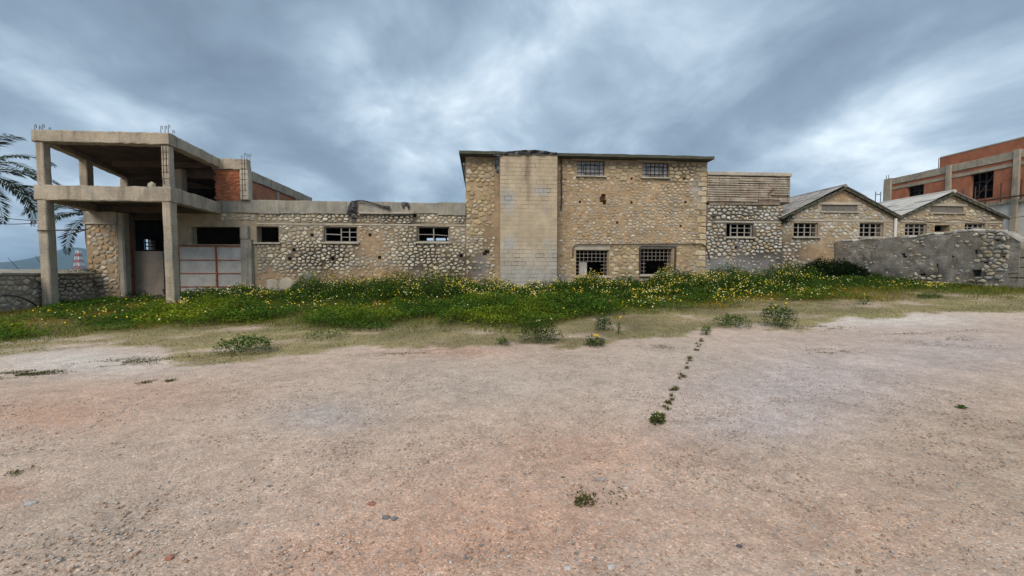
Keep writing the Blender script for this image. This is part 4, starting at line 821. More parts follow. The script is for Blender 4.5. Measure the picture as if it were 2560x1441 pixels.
# ================================================================== left: boundary wall
LW = thing('boundary_wall', 'low rubble boundary wall with pale sloping cap at the far left', 'wall', (-18.8, 18, -.1))
la, lb = Vector((-17.1,10.5)), Vector((-19.42,21.3)); dT = (lb-la).normalized(); PLW = Plane(tuple(la), tuple(dT), (dT.y, -dT.x)); wl = (lb-la).length
def ltop(s): return 1.42+.03*math.sin(s*1.1)
lw = wall(PLW, 0, wl, -.5, 1.42, .42, [], mortar_color((.42,.35,.27)), M_mortar, LW, step=.18, jit=.02)
stones(PLW, wl*.42, wl, -.3, 1.4, [], stone_zone(PLW, 'old', .86, .04), lw, .3, .19)
for k in range(9):
    s_, e_ = wl*k/9+.01, wl*(k+1)/9-.01; mb = MB(); ps = []
    for s in (s_, e_): ps += [PLW.p(s,1.424,-.06), PLW.p(s,1.50+random.uniform(-.02,.02),-.07), PLW.p(s,1.66,.44), PLW.p(s,1.424,.45)]
    mb.add(ps, [(0,1,2,3),(7,6,5,4),(0,4,5,1),(1,5,6,2),(2,6,7,3),(3,7,4,0)]); part('coping', mb, M_conc2, LW)
# ================================================================== plastic sheets, lump, board, cables
def sheet(name, label, pts, Y, grid=10, amp=.05, thick=.012):
    """crumpled sheet spanned between two edge curves given in photo pixels on the plane y=Y"""
    A, Bc = pts; mb = MB(); n = grid; m = max(4, grid//2)
    def cur(cv, t):
        f = t*(len(cv)-1); i = min(int(f), len(cv)-2); f -= i; return cv[i][0]+(cv[i+1][0]-cv[i][0])*f, cv[i][1]+(cv[i+1][1]-cv[i][1])*f
    for lay in (0, 1):
        for i in range(n+1):
            for j in range(m+1):
                a, b = cur(A, i/n), cur(Bc, i/n); px, py = a[0]+(b[0]-a[0])*j/m, a[1]+(b[1]-a[1])*j/m; y = Y+amp*(fbm(px, py, .12, 71)-.7)*2+lay*thick
                X, Z = atY(px, py, Y); mb.v.append((X, float(y), Z)); mb.c.append((.5,.5,.5))
    w_ = m+1; K = (n+1)*w_
    for i in range(n):
        for j in range(m): a = i*w_+j; mb.f += [(a,a+1,a+w_+1,a+w_), (K+a,K+a+w_,K+a+w_+1,K+a+1)]
    for i in range(n): mb.f += [(i*w_,(i+1)*w_,K+(i+1)*w_,K+i*w_),(i*w_+m,K+i*w_+m,K+(i+1)*w_+m,(i+1)*w_+m)]
    for j in range(m): mb.f += [(j,K+j,K+j+1,j+1),(n*w_+j,n*w_+j+1,K+n*w_+j+1,K+n*w_+j)]
    return solo(name, mb, M_tarp, label, 'tarpaulin')
sheet('plastic_sheet', 'black plastic sheet hanging as a narrow tongue over the low parapet', [[(879,503),(872,515),(869,528),(873,548)], [(894,502),(891,520),(888,536),(882,549)]], 21.8, 12, .06)
sheet('plastic_sheet', 'torn black plastic strip sloping down across the low parapet', [[(888,502),(905,500),(925,505),(955,513),(976,517)], [(888,506),(910,505),(930,510),(955,519),(974,526)]], 21.8, 14, .05)
sheet('plastic_sheet', 'small grey-black plastic piece folded over parapet near the tall block', [[(1002,509),(1006,506),(1018,506),(1024,512)], [(1008,524),(1010,514),(1016,513),(1022,526)]], 21.85, 8, .04)
sheet('plastic_sheet', 'black plastic bunched on top of the projecting shaft', [[(1232,386),(1270,379),(1310,376),(1340,376),(1375,380),(1394,383)], [(1234,392),(1270,388),(1310,387),(1340,387),(1375,387),(1392,388)]], 20.95, 24, .1)
sheet('plastic_sheet', 'black plastic strip hanging down left side of the projecting shaft', [[(1238,388),(1237,400),(1236,415),(1240,433)], [(1249,388),(1249,405),(1248,420),(1247,436)]], 20.97, 10, .05)
x, z = atY(377,463,18.2); solo('rubble_lump', MB().ball((x,18.25,ZF+.1), .16, .12), M_conc2, 'pale round lump of rubble lying on the open upper terrace edge', 'rubble')
xb, zb_ = atY(1453,672,22.6); solo('board', MB().box(xb-.12, xb+.35, 22.65, 22.69, .3, atY(1453,656,22.6)[1]), M_pipe, 'white board standing inside the left low barred window', 'board')
for (p0, p1, lab) in (((-70,524),(98,553),'upper overhead cable reaching the left concrete post'), ((-70,549),(98,558),'lower overhead cable reaching the left concrete post')):
    a, b = atY(*p0,27), atY(*p1,18.4); pts = []
    for i in range(13): t = i/12; pts.append((a[0]+(b[0]-a[0])*t, 27+(18.4-27)*t, a[1]+(b[1]-a[1])*t-.15*math.sin(math.pi*t)))
    solo('overhead_cable', MB().tube(pts, .018, 5), M_iron, lab, 'cable', 'cables at the left')
cab = [(2285,550),(2310,553),(2330,556),(2355,555),(2386,549),(2410,553),(2450,556),(2490,551),(2560,541)]
pts = [(atY(a,b,21.6)[0],21.6,atY(a,b,21.6)[1]) for a,b in cab]; solo('sagging_cable', MB().tube(pts, .022, 5), M_iron, 'dark cable sagging across the front of the right gabled shed', 'cable')
# ================================================================== far left: hill, mast
hx = np.linspace(-3150, 300, 90); hy = np.linspace(2300, 2900, 15); Xh, Yh = np.meshgrid(hx, hy)
prof = np.interp(Xh*2600/Yh, [atY(p,660,2600)[0] for p in (-600,-200,0,60,130,160,185,215,260,330,420)], [70,40,48,66,108,134,141,136,110,70,25])
Zh = prof*np.sin(np.clip((Yh-2290)/620*math.pi, 0, math.pi))**.5*(.95+.1*fbm(Xh, Yh, .006, 91))+1
Zh[0,:] = -3; ih = np.arange(Xh.size).reshape(Xh.shape); Fh = np.stack([ih[:-1,:-1],ih[:-1,1:],ih[1:,1:],ih[1:,:-1]],-1).reshape(-1,4)
o = np_mesh('hill', np.c_[Xh.ravel(),Yh.ravel(),Zh.ravel()], Fh, np.ones((Xh.size,3))*np.array((.055,.075,.055)), surf('scrub_hillside', None, .3, .01, .05, 0), None, 'structure'); o['label'] = 'distant wooded hill beyond the boundary wall'
my = 420.0; mx, mz = atY(198,672,my); mt = atY(198,627,my)[1]
MA = thing('radio_mast', 'far red and white lattice mast in front of the hill', 'mast', (mx, my, 0))
mr = surf('mast_red', (.42,.09,.06), .1, .5, 2, 0); mwh = surf('mast_white', (.6,.6,.6), .1, .5, 2, 0); ns = 7
for k in range(ns):
    za, zb2 = 0+mt*k/ns, mt*(k+1)/ns; ra, rb = 2.9*(1-k/ns*.62), 2.9*(1-(k+1)/ns*.62); mb = MB()
    cor = [(-1,-1),(1,-1),(1,1),(-1,1)]
    for i in range(4):
        a, b = cor[i], cor[(i+1)%4]; A0 = (mx+a[0]*ra, my+a[1]*ra, za); A1 = (mx+a[0]*rb, my+a[1]*rb, zb2); B0 = (mx+b[0]*ra, my+b[1]*ra, za); B1 = (mx+b[0]*rb, my+b[1]*rb, zb2)
        mb.tube([A0, A1], .36, 4); mb.tube([A0, B1], .2, 4); mb.tube([B0, A1], .2, 4); mb.tube([A1, B1], .2, 4)
    part('mast_section', mb, mr if k % 2 else mwh, MA)
# ================================================================== palms
def palm(name, label, cx, cy, zc, nf, flen, droop, seedv, azs=None):
    rg = random.Random(seedv); zg = float(terrain(cx, cy)); T = thing(name, label, 'palm tree', (cx, cy, zg), 'palms at the left')
    pts = [(cx+.15*math.sin(i*.5), cy, zg-.2+(zc-zg+.2)*i/12) for i in range(13)]; part('trunk', MB().tube(pts, .26, 9, .2), surf('palm_bark', (.16,.12,.085), .35, 3, 14, .8, 7), T)
    for k in range(nf):
        az = azs[k] if azs else 2*math.pi*k/nf+rg.uniform(-.15,.15); el = rg.uniform(-.25,1.15) if not azs else rg.uniform(-.1,.75); V = []; F = []; Cc = []
        d = Vector((math.cos(az), math.sin(az), 0)); p = Vector((cx, cy, zc)); e = el; prev = p.copy(); n = 34; rach = [p.copy()]; dirs = []
        for i in range(n): e -= droop*(.5+i/n)*1.0/n; st = d*math.cos(e)+Vector((0,0,math.sin(e))); p = p+st*flen/n; rach.append(p.copy()); dirs.append(st.copy())
        side = d.cross(Vector((0,0,1)))
        mbx = MB().tube([rach[i] for i in range(0, n+1, 3)], .035, 4, .008); mbx.hascol = True; mbx.c = [(.16,.17,.06)]*len(mbx.v)
        fr = part('frond', mbx, M_leaf, T)
        for i in range(3, n):
            for sg in (-1, 1):
                for hh in (0, .5):
                    ln = flen*.17*math.sin(math.pi*min(.98, .12+i/n*.86))**.7*rg.uniform(.85,1.1); q = rach[i]+dirs[i]*hh*flen/n; up = side.cross(dirs[i])*-1
                    dr = (side*sg*.75+dirs[i]*.62+Vector((0,0,1))*(.22 if rg.random() < .5 else -.12)).normalized(); w = dirs[i]*.04*flen/3
                    tip = q+dr*ln+Vector((0,0,-.14*ln)); o_ = len(V); V += [q-w*.5, q+dr*ln*.5+w*.7, tip, q+dr*ln*.5-w*.7]; F.append((o_,o_+1,o_+2,o_+3)); g = rg.uniform(.7,1.25); Cc += [(.045*g,.058*g,.026*g)]*4
        np_mesh('leaflets', np.array([tuple(v) for v in V]), np.array(F), np.array(Cc), M_leaf, fr, 'stuff')
x, z = atY(-75,430,20.5); palm('palm_tree', 'palm with feathery fronds reaching in from the left edge', x, 20.5, z, 22, 3.6, 1.5, 3)
x, z = atY(224,542,34); palm('palm_tree', 'palm with drooping fronds partly hidden behind the left stone flank', x, 34, z, 20, 4.4, 1.5, 8)
# ================================================================== vegetation
def leaves(P, az, tilt, ln, wd, col, curl=.15):
    """diamond leaves: base P, pointing along az with elevation tilt"""
    n = len(P); ca, sa, ct, st = np.cos(az), np.sin(az), np.cos(tilt), np.sin(tilt); d = np.c_[ca*ct, sa*ct, st]; s = np.c_[-sa, ca, np.zeros(n)]
    m = P+d*(ln*.5)[:,None]; m[:,2] += curl*ln; tip = P+d*ln[:,None]; tip[:,2] -= curl*ln*.4
    V = np.stack([P, m+s*(wd*.5)[:,None], tip, m-s*(wd*.5)[:,None]], 1).reshape(-1,3); F = np.arange(4*n).reshape(-1,4); return V, F, np.repeat(col, 4, 0)
def greens(n, base, var=.35, yel=0.0):
    k = RNG.uniform(1-var, 1+var, (n,1)); y = RNG.uniform(0, 1, (n,1))*yel; return np.clip(np.array(base)*k*(1+y*np.array((1.2,.4,-.2))), .004, .7)
def scatter(n, x0, x1, y0, y1):
    x = RNG.uniform(x0, x1, n); y = RNG.uniform(y0, y1, n); z = terrain(x, y); px, py = zone(x, y, z)
    return x, y, z, px, py
def inside(x, y):     # keep plants out of the walls and the rooms
    ok = (y < 21.55) & ~((x > x0r-.15))
    ok &= ~((x > sx0-.1) & (x < sx1+.1) & (y > SY-.15)); lx = la.x+(lb.x-la.x)*(y-la.y)/(lb.y-la.y); ok &= ~((x < lx+.12) & (y > 6))
    return ok
parts_v = []
# short dry turf
x, y, z, px, py = scatter(420000, -19, 21, 6.5, 18)
t = np.interp(px, E_turf[:,0], E_turf[:,1]); g = np.interp(px, E_green[:,0], E_green[:,1]); nz = fbm(x, y, 1.1, 11)-.5
pp_ = np.exp(-(((px-180)/230)**2+((py-905)/32)**2)); pr_ = np.clip((t-py)/6+nz*7+.2, 0, 1)*np.clip(1.3-2.4*pp_+nz*3, 0, 1)*np.clip(.35+nz*2.5+.4, .1, 1)
pr_ = pr_*np.where(py > g, .75, .35); k = (RNG.random(len(x)) < pr_*.8) & inside(x, y); x, y, z = x[k], y[k], z[k]; n = len(x)
V, F, Cc = leaves(np.c_[x,y,z-.005], RNG.uniform(0,6.28,n), RNG.uniform(.35,1.4,n), RNG.uniform(.025,.07,n), RNG.uniform(.006,.013,n), greens(n, (.23,.20,.09), .3)*np.where(RNG.random((n,1)) < .28, np.array((.5,.85,.5)), 1))
o = np_mesh('turf', V, F, Cc, M_leaf, None, 'stuff'); tag(o, 'short dry olive turf fringing the gravel yard', 'grass')
# grass blades through the green verge
x, y, z, px, py = scatter(330000, -24, 21, 8, 21.5)
g = np.interp(px, E_green[:,0], E_green[:,1]); nz = fbm(x, y, .7, 23); pr_ = np.clip((g-py)/9+(nz-.5)*5+.2, 0, 1)*(.3+.9*nz); k = (RNG.random(len(x)) < pr_*.7) & inside(x, y)
x, y, z, px, py, nz = x[k], y[k], z[k], px[k], py[k], nz[k]; n = len(x); tall = np.interp(py-np.interp(px, E_tall[:,0], E_tall[:,1]), [-10,25,60], [1.3,.9,.6])
V, F, Cc = leaves(np.c_[x,y,z-.01], RNG.uniform(0,6.28,n), RNG.uniform(.8,1.5,n), RNG.uniform(.08,.26,n)*tall, RNG.uniform(.008,.016,n), greens(n, (.125,.16,.03), .35, .3)*(1+np.clip(vnoise(x, y, .45, 201)*1.6-.5, 0, 1)[:,None]*np.array((1.1,.25,.1))), .02)
o = np_mesh('grass', V, F, Cc, M_leaf, None, 'stuff'); tag(o, 'green grass of the verge below the stone walls', 'grass')
# low leafy ground cover in mounds
x, y, z, px, py = scatter(620000, -24, 21, 8.5, 21.5)
g = np.interp(px, E_green[:,0], E_green[:,1]); tl = np.interp(px, E_tall[:,0], E_tall[:,1]); nz = fbm(x, y, .55, 41); m1 = blobsum(px, py, [(850,795,190,26,1),(1000,795,170,24,1),(1300,780,200,30,1),(470,800,150,16,.9),(80,840,120,18,.8),(1450,775,120,22,.9),(180,800,160,20,.5),(1180,800,100,22,.8),(1700,760,120,14,.6),(2050,748,120,10,.6),(560,775,60,22,.9),(650,790,80,18,.7)])
pr_ = np.clip((g-py)/12+.1, 0, 1)*np.clip((nz-.47)*5+m1*1.4-.2, 0, 1); k = (RNG.random(len(x)) < pr_) & inside(x, y)
x, y, z, px, py, nz, m1 = (a[k] for a in (x, y, z, px, py, nz, m1)); n = len(x); hgt = (.08+.22*np.clip((nz-.4)*3, 0, 1)+.24*m1)*(.35+1.2*vnoise(x, y, 2.0, 77)); m2 = blobsum(px, py, [(470,803,90,10,1),(540,785,50,12,.7),(60,840,60,10,.9),(380,815,60,8,.8),(2000,745,100,8,.5)]); yl = vnoise(x, y, .6, 88)
r = RNG.random(n)**.6; V, F, Cc = leaves(np.c_[x,y,z+r*hgt], RNG.uniform(0,6.28,n), RNG.uniform(-.2,.9,n), RNG.uniform(.045,.09,n), RNG.uniform(.035,.065,n), greens(n, (.068,.135,.018), .45)*(1+np.maximum(np.clip(yl-.6,0,1), m2*.5*(yl+.4))[:,None]*np.array((4.2,1.9,.2))), .1)
o = np_mesh('ground_cover', V, F, Cc, M_leaf, None, 'stuff'); tag(o, 'low leafy green ground cover spreading in mounds over the verge', 'weeds')
# tall weeds along the walls
def weedtop(px): return np.interp(px, [0,300,420,520,640,720,760,850,950,1000,1080,1240,1330,1440,1470,1520,1600,1700,1850,2000,2100,2300,2560], [.25,.3,.3,.6,.55,.5,1.0,.9,.92,1.1,1.0,.68,.5,.62,1.0,.62,.64,.88,.95,.85,.55,.4,.4])
x, y, z, px, py = scatter(640000, -24, 21, 13, 21.6)
tl = np.interp(px, E_tall[:,0], E_tall[:,1]); nz = fbm(x, y, .8, 61); wt = weedtop(px); pr_ = np.clip((tl+6-py)/14+(nz-.5)*2, 0, 1)*np.clip(.35+nz, 0, 1); pr_ = pr_*np.where(px < 420, .35, 1)
k = (RNG.random(len(x)) < pr_) & inside(x, y); x, y, z, px, py, nz, wt = (a[k] for a in (x, y, z, px, py, nz, wt)); n = len(x)
ramp_ = np.clip((y-14)/6, .35, 1); hgt = wt*(.45+1.1*vnoise(x, y, 1.5, 63))*ramp_*(.7+.5*vnoise(x, y, 5, 64)); r = RNG.random(n)**.7
V, F, Cc = leaves(np.c_[x,y,z+r*hgt], RNG.uniform(0,6.28,n), RNG.uniform(-.5,1.1,n), RNG.uniform(.05,.11,n), RNG.uniform(.03,.06,n), greens(n, (.058,.115,.02), .45, .3), .1)
o = np_mesh('tall_weeds', V, F, Cc, M_leaf, None, 'stuff'); tag(o, 'tall dark-green weeds growing along the foot of the stone walls', 'weeds')
# wildflowers: small many-petalled discs above the weeds
def flowers(P, r, col):
    n = len(P); V = []; a = np.arange(6)*math.pi/3; tx, ty = RNG.uniform(-.7,.7,n), RNG.uniform(-1.1,-.1,n)
    ring = np.stack([np.stack([P[:,0]+r*math.cos(t), P[:,1]+r*math.sin(t)*.9, P[:,2]+r*(math.cos(t)*tx*.6+math.sin(t)*-ty*.9)], 1) for t in a], 1)
    V = ring.reshape(-1,3); F = np.arange(6*n).reshape(-1,6); return V, F, np.repeat(col, 6, 0)
x, y, z, px, py = scatter(110000, -22, 21, 11, 21.5)
dens = blobsum(px, py, [(1200,745,160,22,1),(1350,735,140,25,1),(1480,730,150,30,1),(1750,725,180,22,1),(1680,740,150,14,.8),(1950,730,120,22,.7),(1050,745,150,20,.7),(880,748,160,16,.5),(600,760,90,20,.55),(400,768,90,14,.35),(250,800,200,25,.08),(1000,770,400,25,.14),(2200,722,150,10,.3),(2340,722,40,10,.6),(1600,755,300,20,.35),(1500,775,300,20,.08),(90,840,90,20,.1),(500,790,120,14,.2)])
clus = np.clip((fbm(x, y, 1.3, 99)-.42)*6, .06, 1.2)
k = (RNG.random(len(x)) < dens*.36*clus) & inside(x, y); x, y, z, px, py = (a[k] for a in (x, y, z, px, py)); n = len(x)
inn = py < np.interp(px, E_tall[:,0], E_tall[:,1])+6; hgt = np.where(inn, weedtop(px)*(.45+1.1*vnoise(x, y, 1.5, 63))*np.clip((y-14)/6, .35, 1), .22)*RNG.uniform(.7,1.15,n)+.06
pal = np.array([(.80,.58,.03),(.80,.74,.36),(.76,.44,.02),(.82,.78,.5)]); ci = RNG.choice(4, n, p=[.42,.3,.14,.14])
V, F, Cc = flowers(np.c_[x,y,z+hgt], RNG.uniform(.014,.027,n), pal[ci])
o = np_mesh('wildflowers', V, F, Cc, M_petal, None, 'stuff'); tag(o, 'scattered yellow and cream wildflowers over the verge', 'flowers')
# single plants
def plant(name, label, px, py, wpx, hpx, nl, base, leaf=.05, flower=0, fcol=(.75,.52,.03), cat='weed', group=None, yel=.2, zoff=0, at=None, stalk=0):
    gx, gy, gz_ = at or G(px, py); sc_ = gy*1.02/FPX; R = max(wpx*sc_/2, .03); H = max(hpx*sc_, .04)
    T = thing(name, label, cat, (gx, gy, gz_), group); th_ = RNG.uniform(0, 6.28, nl); rr = np.sqrt(RNG.random(nl))*R; lump = .65+.5*vnoise(np.cos(th_)*3+gx*7, np.sin(th_)*3+gy*5, 1.1, 5)
    rr = rr*lump; hz = H*np.sqrt(np.clip(1-(rr/(R*1.15))**2, .03, 1))*RNG.random(nl)**.55*(.75+.5*vnoise(gx+rr*np.cos(th_), gy+rr*np.sin(th_), 6/max(R,.2), 9))
    P = np.c_[gx+rr*np.cos(th_), gy+rr*np.sin(th_), gz_-.01+hz]; V, F, Cc = leaves(P, th_+RNG.uniform(-.9,.9,nl), RNG.uniform(-.3,1.0,nl), RNG.uniform(.6,1.3,nl)*leaf, RNG.uniform(.35,.6,nl)*leaf, greens(nl, base, .4, yel), .12)
    np_mesh('leaves', V, F, Cc, M_leaf, T)
    mb = MB()
    for k in range(7): a = random.uniform(0,6.28); rr_ = random.uniform(.1,.7)*R; mb.tube([(gx+rr_*.2*math.cos(a),gy+rr_*.2*math.sin(a),gz_-.02),(gx+rr_*math.cos(a),gy+rr_*math.sin(a),gz_+H*random.uniform(.45,.8))], .006, 4, .003)
    mb.hascol = True; mb.c = [(.09,.12,.04)]*len(mb.v); part('stems', mb, M_leaf, T)
    for k in range(flower):
        a = random.uniform(0,6.28); rr_ = random.uniform(0,.85)*R; fz = gz_+H*random.uniform(.8,1.12)+stalk*random.random(); fx, fy = gx+rr_*math.cos(a), gy+rr_*math.sin(a)
        V, F, Cc = flowers(np.array([(fx,fy,fz)]), np.array([.024]), np.array([fcol])); np_mesh('flower', V, F, Cc, M_petal, T)
GR = (.052,.125,.016); DK = (.032,.075,.014); GY = (.05,.115,.032)
for a in (('weed_clump','bushy green weed alone on dry turf at the left edge of the gravel',612,883,112,42,900,GR,.06,2), ('weed_clump','rounded dark weed clump in front of the verge, flecked with pale flowers',1352,855,104,52,1100,DK,.055,4,(.6,.55,.25)),
          ('weed_clump','small dark weed with yellow flowers at the gravel edge',1487,866,54,26,450,DK,.045,5), ('weed_clump','upright blue-green thistle beside the small dark weed',1508,828,40,42,420,GY,.06,1,(.75,.52,.03)),
          ('weed_clump','spindly yellow-flowered stalk at the turf edge',1546,838,14,42,90,GR,.04,1), ('weed_clump','wide low grey-green weed just beyond the grassy crack',1832,818,92,32,700,GY,.06,2),
          ('weed_clump','tall bushy weed with large yellow flowers right of the grassy crack',1944,818,92,56,1200,(.034,.095,.02),.06,6), ('weed_clump','leafy weed tuft at the near end of the grassy crack',1645,1058,32,24,150,(.09,.125,.03),.045,0),
          ('weed_clump','flat mossy weed lying in the foreground gravel',1460,1258,46,9,110,(.085,.09,.03),.026,0), ('weed_clump','dark low weed on the grass below the grey yard wall',2325,747,52,14,350,GR,.06,1),
          ('weed_clump','small leafy weed standing on the right-hand grass edge',2160,762,34,26,240,GR,.06,1), ('weed_clump','ragged weed on the turf below the leafy mounds',815,848,100,24,450,GR,.05,0), ('weed_clump','single tuft at the top of the grassy crack',1766,838,22,26,160,GR,.05,0),
          ('weed_clump','tiny weed tuft far out on the right-hand gravel',2402,1020,16,8,60,GR,.03,0), ('weed_clump','thin weed on the turf edge near the low warehouse',1255,862,26,20,120,GR,.05,0)): plant(*a)
for a in (('shrub','large dark shrub where the grey yard wall meets the gabled shed',0,0,150,56,6500,(.018,.042,.011),.13,0,(.7,.5,.03),'shrub',None,0,0,(atY(2080,690,20.6)[0],20.7,.95)),
          ('shrub','dark shrub under the left stone flank',250,752,110,38,1500,(.022,.042,.012),.08,0,(.7,.5,.03),'shrub'), ('shrub','small dark shrub in front of the rusty jamb',343,756,50,28,700,(.022,.042,.012),.07,0,(.7,.5,.03),'shrub'),
          ('shrub','straggly shrub at the foot of the low boundary wall',75,772,90,42,1200,(.035,.06,.018),.08,0,(.7,.5,.03),'shrub'),
          ('flowering_bush','tall yellow-flowering bush against the low warehouse wall',985,745,130,62,2600,(.09,.115,.02),.07,45,(.6,.46,.03),'bush',None,.8), ('flowering_bush','dark leafy bush with yellow top left of the warehouse windows',830,752,120,50,2200,(.035,.075,.018),.07,14,(.6,.46,.03),'bush'),
          ('flowering_bush','yellow-headed bush below the left low barred window',1462,735,60,48,1200,(.07,.11,.02),.07,40,(.66,.48,.03),'bush',None,.6), ('flowering_bush','pale-flowered weed bush growing against the metal gate',572,768,76,40,1400,(.06,.10,.025),.07,26,(.68,.64,.4),'bush'),
          ('flowering_bush','yellow bush at the foot of the cement patches',660,758,110,26,1500,(.10,.12,.02),.06,30,(.6,.46,.03),'bush',None,.8)): plant(*a)
for (px, py, Y, w, h, lab) in ((1973,548,21.85,26,16,'dark hanging plant in the corner of annex and gabled shed'),(1962,556,21.85,16,10,'small dark plant below the corner of annex and shed roof')):
    X, Z = atY(px, py, Y); plant('wall_plant', lab, 0, 0, w, h, 320, (.022,.03,.012), .06, 0, (.7,.5,.03), 'plant', None, 0, 0, (X, Y, Z-.1))
for (px, w, lab) in ((185,60,'dark mossy growth on the boundary wall cap beside the stone flank'),(228,30,'tuft of weeds where the boundary wall meets the stone flank')):
    d = ray(px, 680); t = ((la.x)*PLW.N[0]+la.y*PLW.N[1])/(d[0]*PLW.N[0]+d[1]*PLW.N[1]); plant('wall_plant', lab, 0, 0, w, 9, 420, (.035,.05,.015), .05, 0, (.7,.5,.03), 'plant', None, .2, 0, (d[0]*t-.12, d[1]*t, 1.5))
for (p0, p1, lab) in (((20,645),(45,672),'left of two bare stalks leaning behind the boundary wall'),((88,640),(112,672),'right of two bare stalks leaning behind the boundary wall')):
    a_, b_ = atY(*p0,23), atY(*p1,23); solo('bare_stalk', MB().tube([(b_[0]+.8,23,-.1),(b_[0],23,b_[1]),(a_[0],23,a_[1])], .022, 5, .01), M_iron, lab, 'stalk', 'bare stalks at the left')
hp = [(-20,741),(10,738),(40,741),(62,748),(80,757),(92,766)]; pts = []
for i, (px, py) in enumerate(hp): X, Z = atY(px, py, 16.4+i*.22); pts.append((X, 16.4+i*.22, max(Z, float(terrain(X, 16.4+i*.22))+.03)))
solo('bent_hose', MB().tube(pts, .025, 6), M_tarp, 'black hose bowed up from the grass before the boundary wall', 'hose')
# tufts along the crack in the gravel
cr = [(1756,850),(1750,858),(1743,868),(1735,880),(1728,892),(1722,905),(1716,918),(1706,938),(1700,950),(1692,968),(1684,985),(1676,1000),(1668,1015),(1658,1035)]
for i, (px, py) in enumerate(cr):
    for j in range((3,2,4,1,3)[i % 5]): plant('weed_tuft', 'tiny olive weed tuft in the line along the gravel crack', px+random.uniform(-5,5), py+random.uniform(-10,10), random.uniform(6,15), random.uniform(1.5,5), 26, (.15,.13,.055), .024, 0, (.7,.5,.03), 'weed', 'weed tufts along the gravel crack')
# loose moss and weed scraps on the gravel: ragged, many bare gaps
def moss(label, px, py, w, h, n, base=(.13,.115,.045)):
    gx, gy, gz_ = G(px, py); T = thing('moss_patch', label, 'moss', (gx, gy, gz_)); Rx = w/2*gy/FPX; g1 = G(px, py-h/2)[1]; g2 = G(px, py+h/2)[1]; Ry = (g1-g2)/2
    u = RNG.normal(0, .5, n); v = RNG.normal(0, .5, n); x = gx+u*Rx; y = gy+v*Ry; k = (fbm(x/max(Rx, .15)*1.1, y/max(Ry, .15)*1.1, 2.2, int(px)) > .5) & (u*u+v*v < 1.4); x, y = x[k], y[k]; m = len(x)
    V, F, Cc = leaves(np.c_[x, y, terrain(x, y)+.002], RNG.uniform(0,6.28,m), RNG.uniform(.1,1.1,m), RNG.uniform(.012,.034,m), RNG.uniform(.006,.014,m), greens(m, base, .35)); np_mesh('sprigs', V, F, Cc, M_leaf, T, 'stuff')
for a in (('left of two small mossy patches on the gravel',365,957,36,10,260),('right of two small mossy patches on the gravel',425,953,30,9,200),('broad mossy patch at the left edge of the pale concrete',60,936,180,22,2600,(.10,.10,.035)),('faint mossy patch at the left edge of the gravel',60,1180,60,24,160),
          ('thin dry weed patch on the lilac gravel',2070,880,170,22,900,(.20,.175,.10)),('thin dry weed patch near the right edge of the gravel',2330,850,280,50,2200,(.21,.185,.11)),('scrap of dry weed left of the crack',1650,868,110,20,420),('dry weed streak along the edge of the pale concrete',330,905,240,26,2400,(.15,.13,.06)),
          ('thin line of dry weed crossing the right-hand gravel',2330,832,330,6,700),('scattered dry weed below the tall flowering weed',2060,820,150,22,1300,(.17,.14,.07)),('thin dry weed along the turf edge in the middle',1000,885,260,14,900,(.16,.13,.06)),('sparse weed sprigs in the foreground gravel',1500,1235,150,60,220,(.10,.10,.03))): moss(*a)
# ================================================================== loose stones on the gravel
n = 110000; r0 = 1.6+6.4*RNG.random(n)**1.35; a0 = RNG.uniform(-1.05, 1.2, n); x = r0*np.sin(a0); y = r0*np.cos(a0); z = terrain(x, y); rad = .003+.009*RNG.random(n)**4.0; dens = fbm(x, y, .9, 121); k = RNG.random(n) < np.clip((dens-.3)*2.2, .05, 1); x, y, z, rad = x[k], y[k], z[k], rad[k]; n = len(x)
oct_ = np.array([(1,0,0),(0,1,0),(-1,0,0),(0,-1,0),(0,0,1),(0,0,-1)], float); of = np.array([(0,1,4),(1,2,4),(2,3,4),(3,0,4),(1,0,5),(2,1,5),(3,2,5),(0,3,5)])
V = np.c_[x,y,z+rad*.25][:,None,:]+oct_[None]*rad[:,None,None]*RNG.uniform(.55,1.3,(n,6,1))*np.array((1.15,1.15,.7)); F = (np.arange(n)*6)[:,None,None]+of[None]
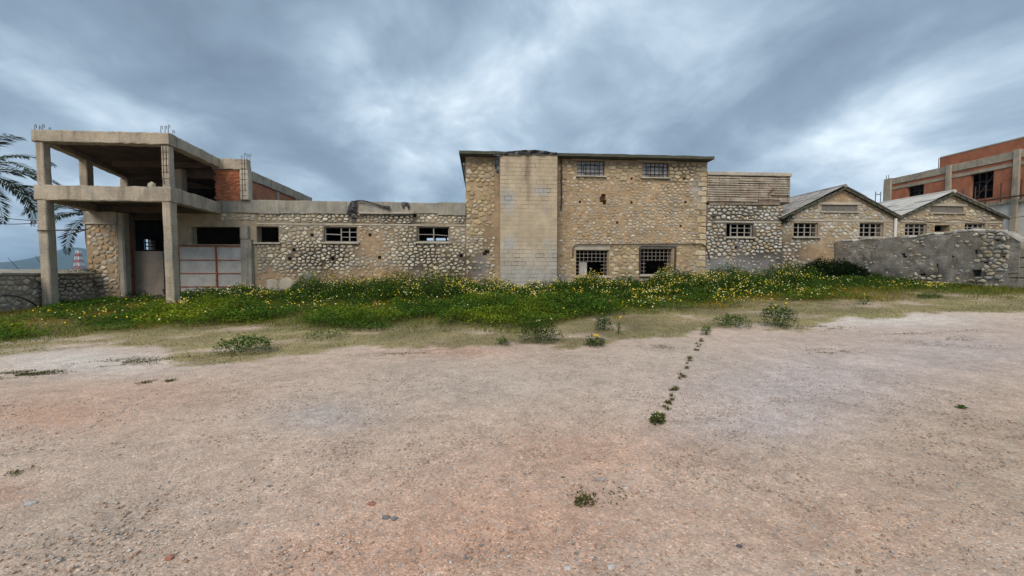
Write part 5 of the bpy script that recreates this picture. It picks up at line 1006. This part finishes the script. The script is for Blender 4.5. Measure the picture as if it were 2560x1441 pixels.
pal = np.array([(.42,.33,.26),(.50,.44,.38),(.58,.54,.49),(.40,.24,.16),(.27,.255,.25),(.46,.28,.18)]); cc = pal[RNG.choice(6, n, p=[.26,.22,.16,.12,.12,.12])]*RNG.uniform(.85,1.15,(n,1))
o = np_mesh('gravel', V.reshape(-1,3), F.reshape(-1,3), np.repeat(cc, 6, 0), M_stone, None, 'stuff'); tag(o, 'loose pinkish gravel strewn over the yard', 'gravel')
for (px, py, r, col, lab) in ((1504,1201,.03,(.42,.40,.39),'grey rock beside the white pebble in the foreground'),(1565,1222,.018,(.62,.60,.57),'small white pebble right of the grey rock'),(1840,1249,.02,(.62,.55,.44),'flat cream stone in the right foreground'),(1527,1420,.024,(.58,.54,.5),'angular white stone at the bottom edge'),(1418,1422,.018,(.60,.58,.55),'small white stone at the bottom edge'),(1848,1368,.018,(.12,.115,.115),'dark grey stone in the right foreground'),(965,1297,.026,(.17,.17,.18),'left of the paired dark stones'),(985,1300,.024,(.18,.18,.19),'right of the paired dark stones'),(930,1262,.03,(.36,.17,.12),'reddish stone chip left of centre foreground'),(425,1396,.026,(.36,.16,.11),'reddish stone chip in the left foreground'),(1408,1195,.018,(.15,.145,.14),'small dark stone left of the grey rock'),(75,1262,.035,(.45,.43,.41),'pale flat stone at the left edge')):
    gx, gy, gz_ = G(px, py); solo('loose_stone', MB().ball((gx,gy,gz_+r*.2), r*.8, .33, col, (1.35,1.05,.6)), M_stone, lab, 'stone', 'loose stones on the gravel')

# ================================================================== air
hz = MB().box(-3300, 3300, -500, 3300, -6, 175); ho = part('haze', hz, None, None, 'stuff'); tag(ho, 'thin blue distance haze over the plain', 'haze')
hm = bpy.data.materials.new('haze'); hm.use_nodes = True; ht = hm.node_tree; ht.nodes.clear(); pv = N(ht, 'ShaderNodeVolumePrincipled'); pv.inputs['Color'].default_value = (.42,.69,1,1); pv.inputs['Density'].default_value = .00015; pv.inputs['Anisotropy'].default_value = .0
mo = N(ht, 'ShaderNodeOutputMaterial'); L(ht, pv.outputs[0], mo.inputs['Volume']); ho.data.materials.append(hm)
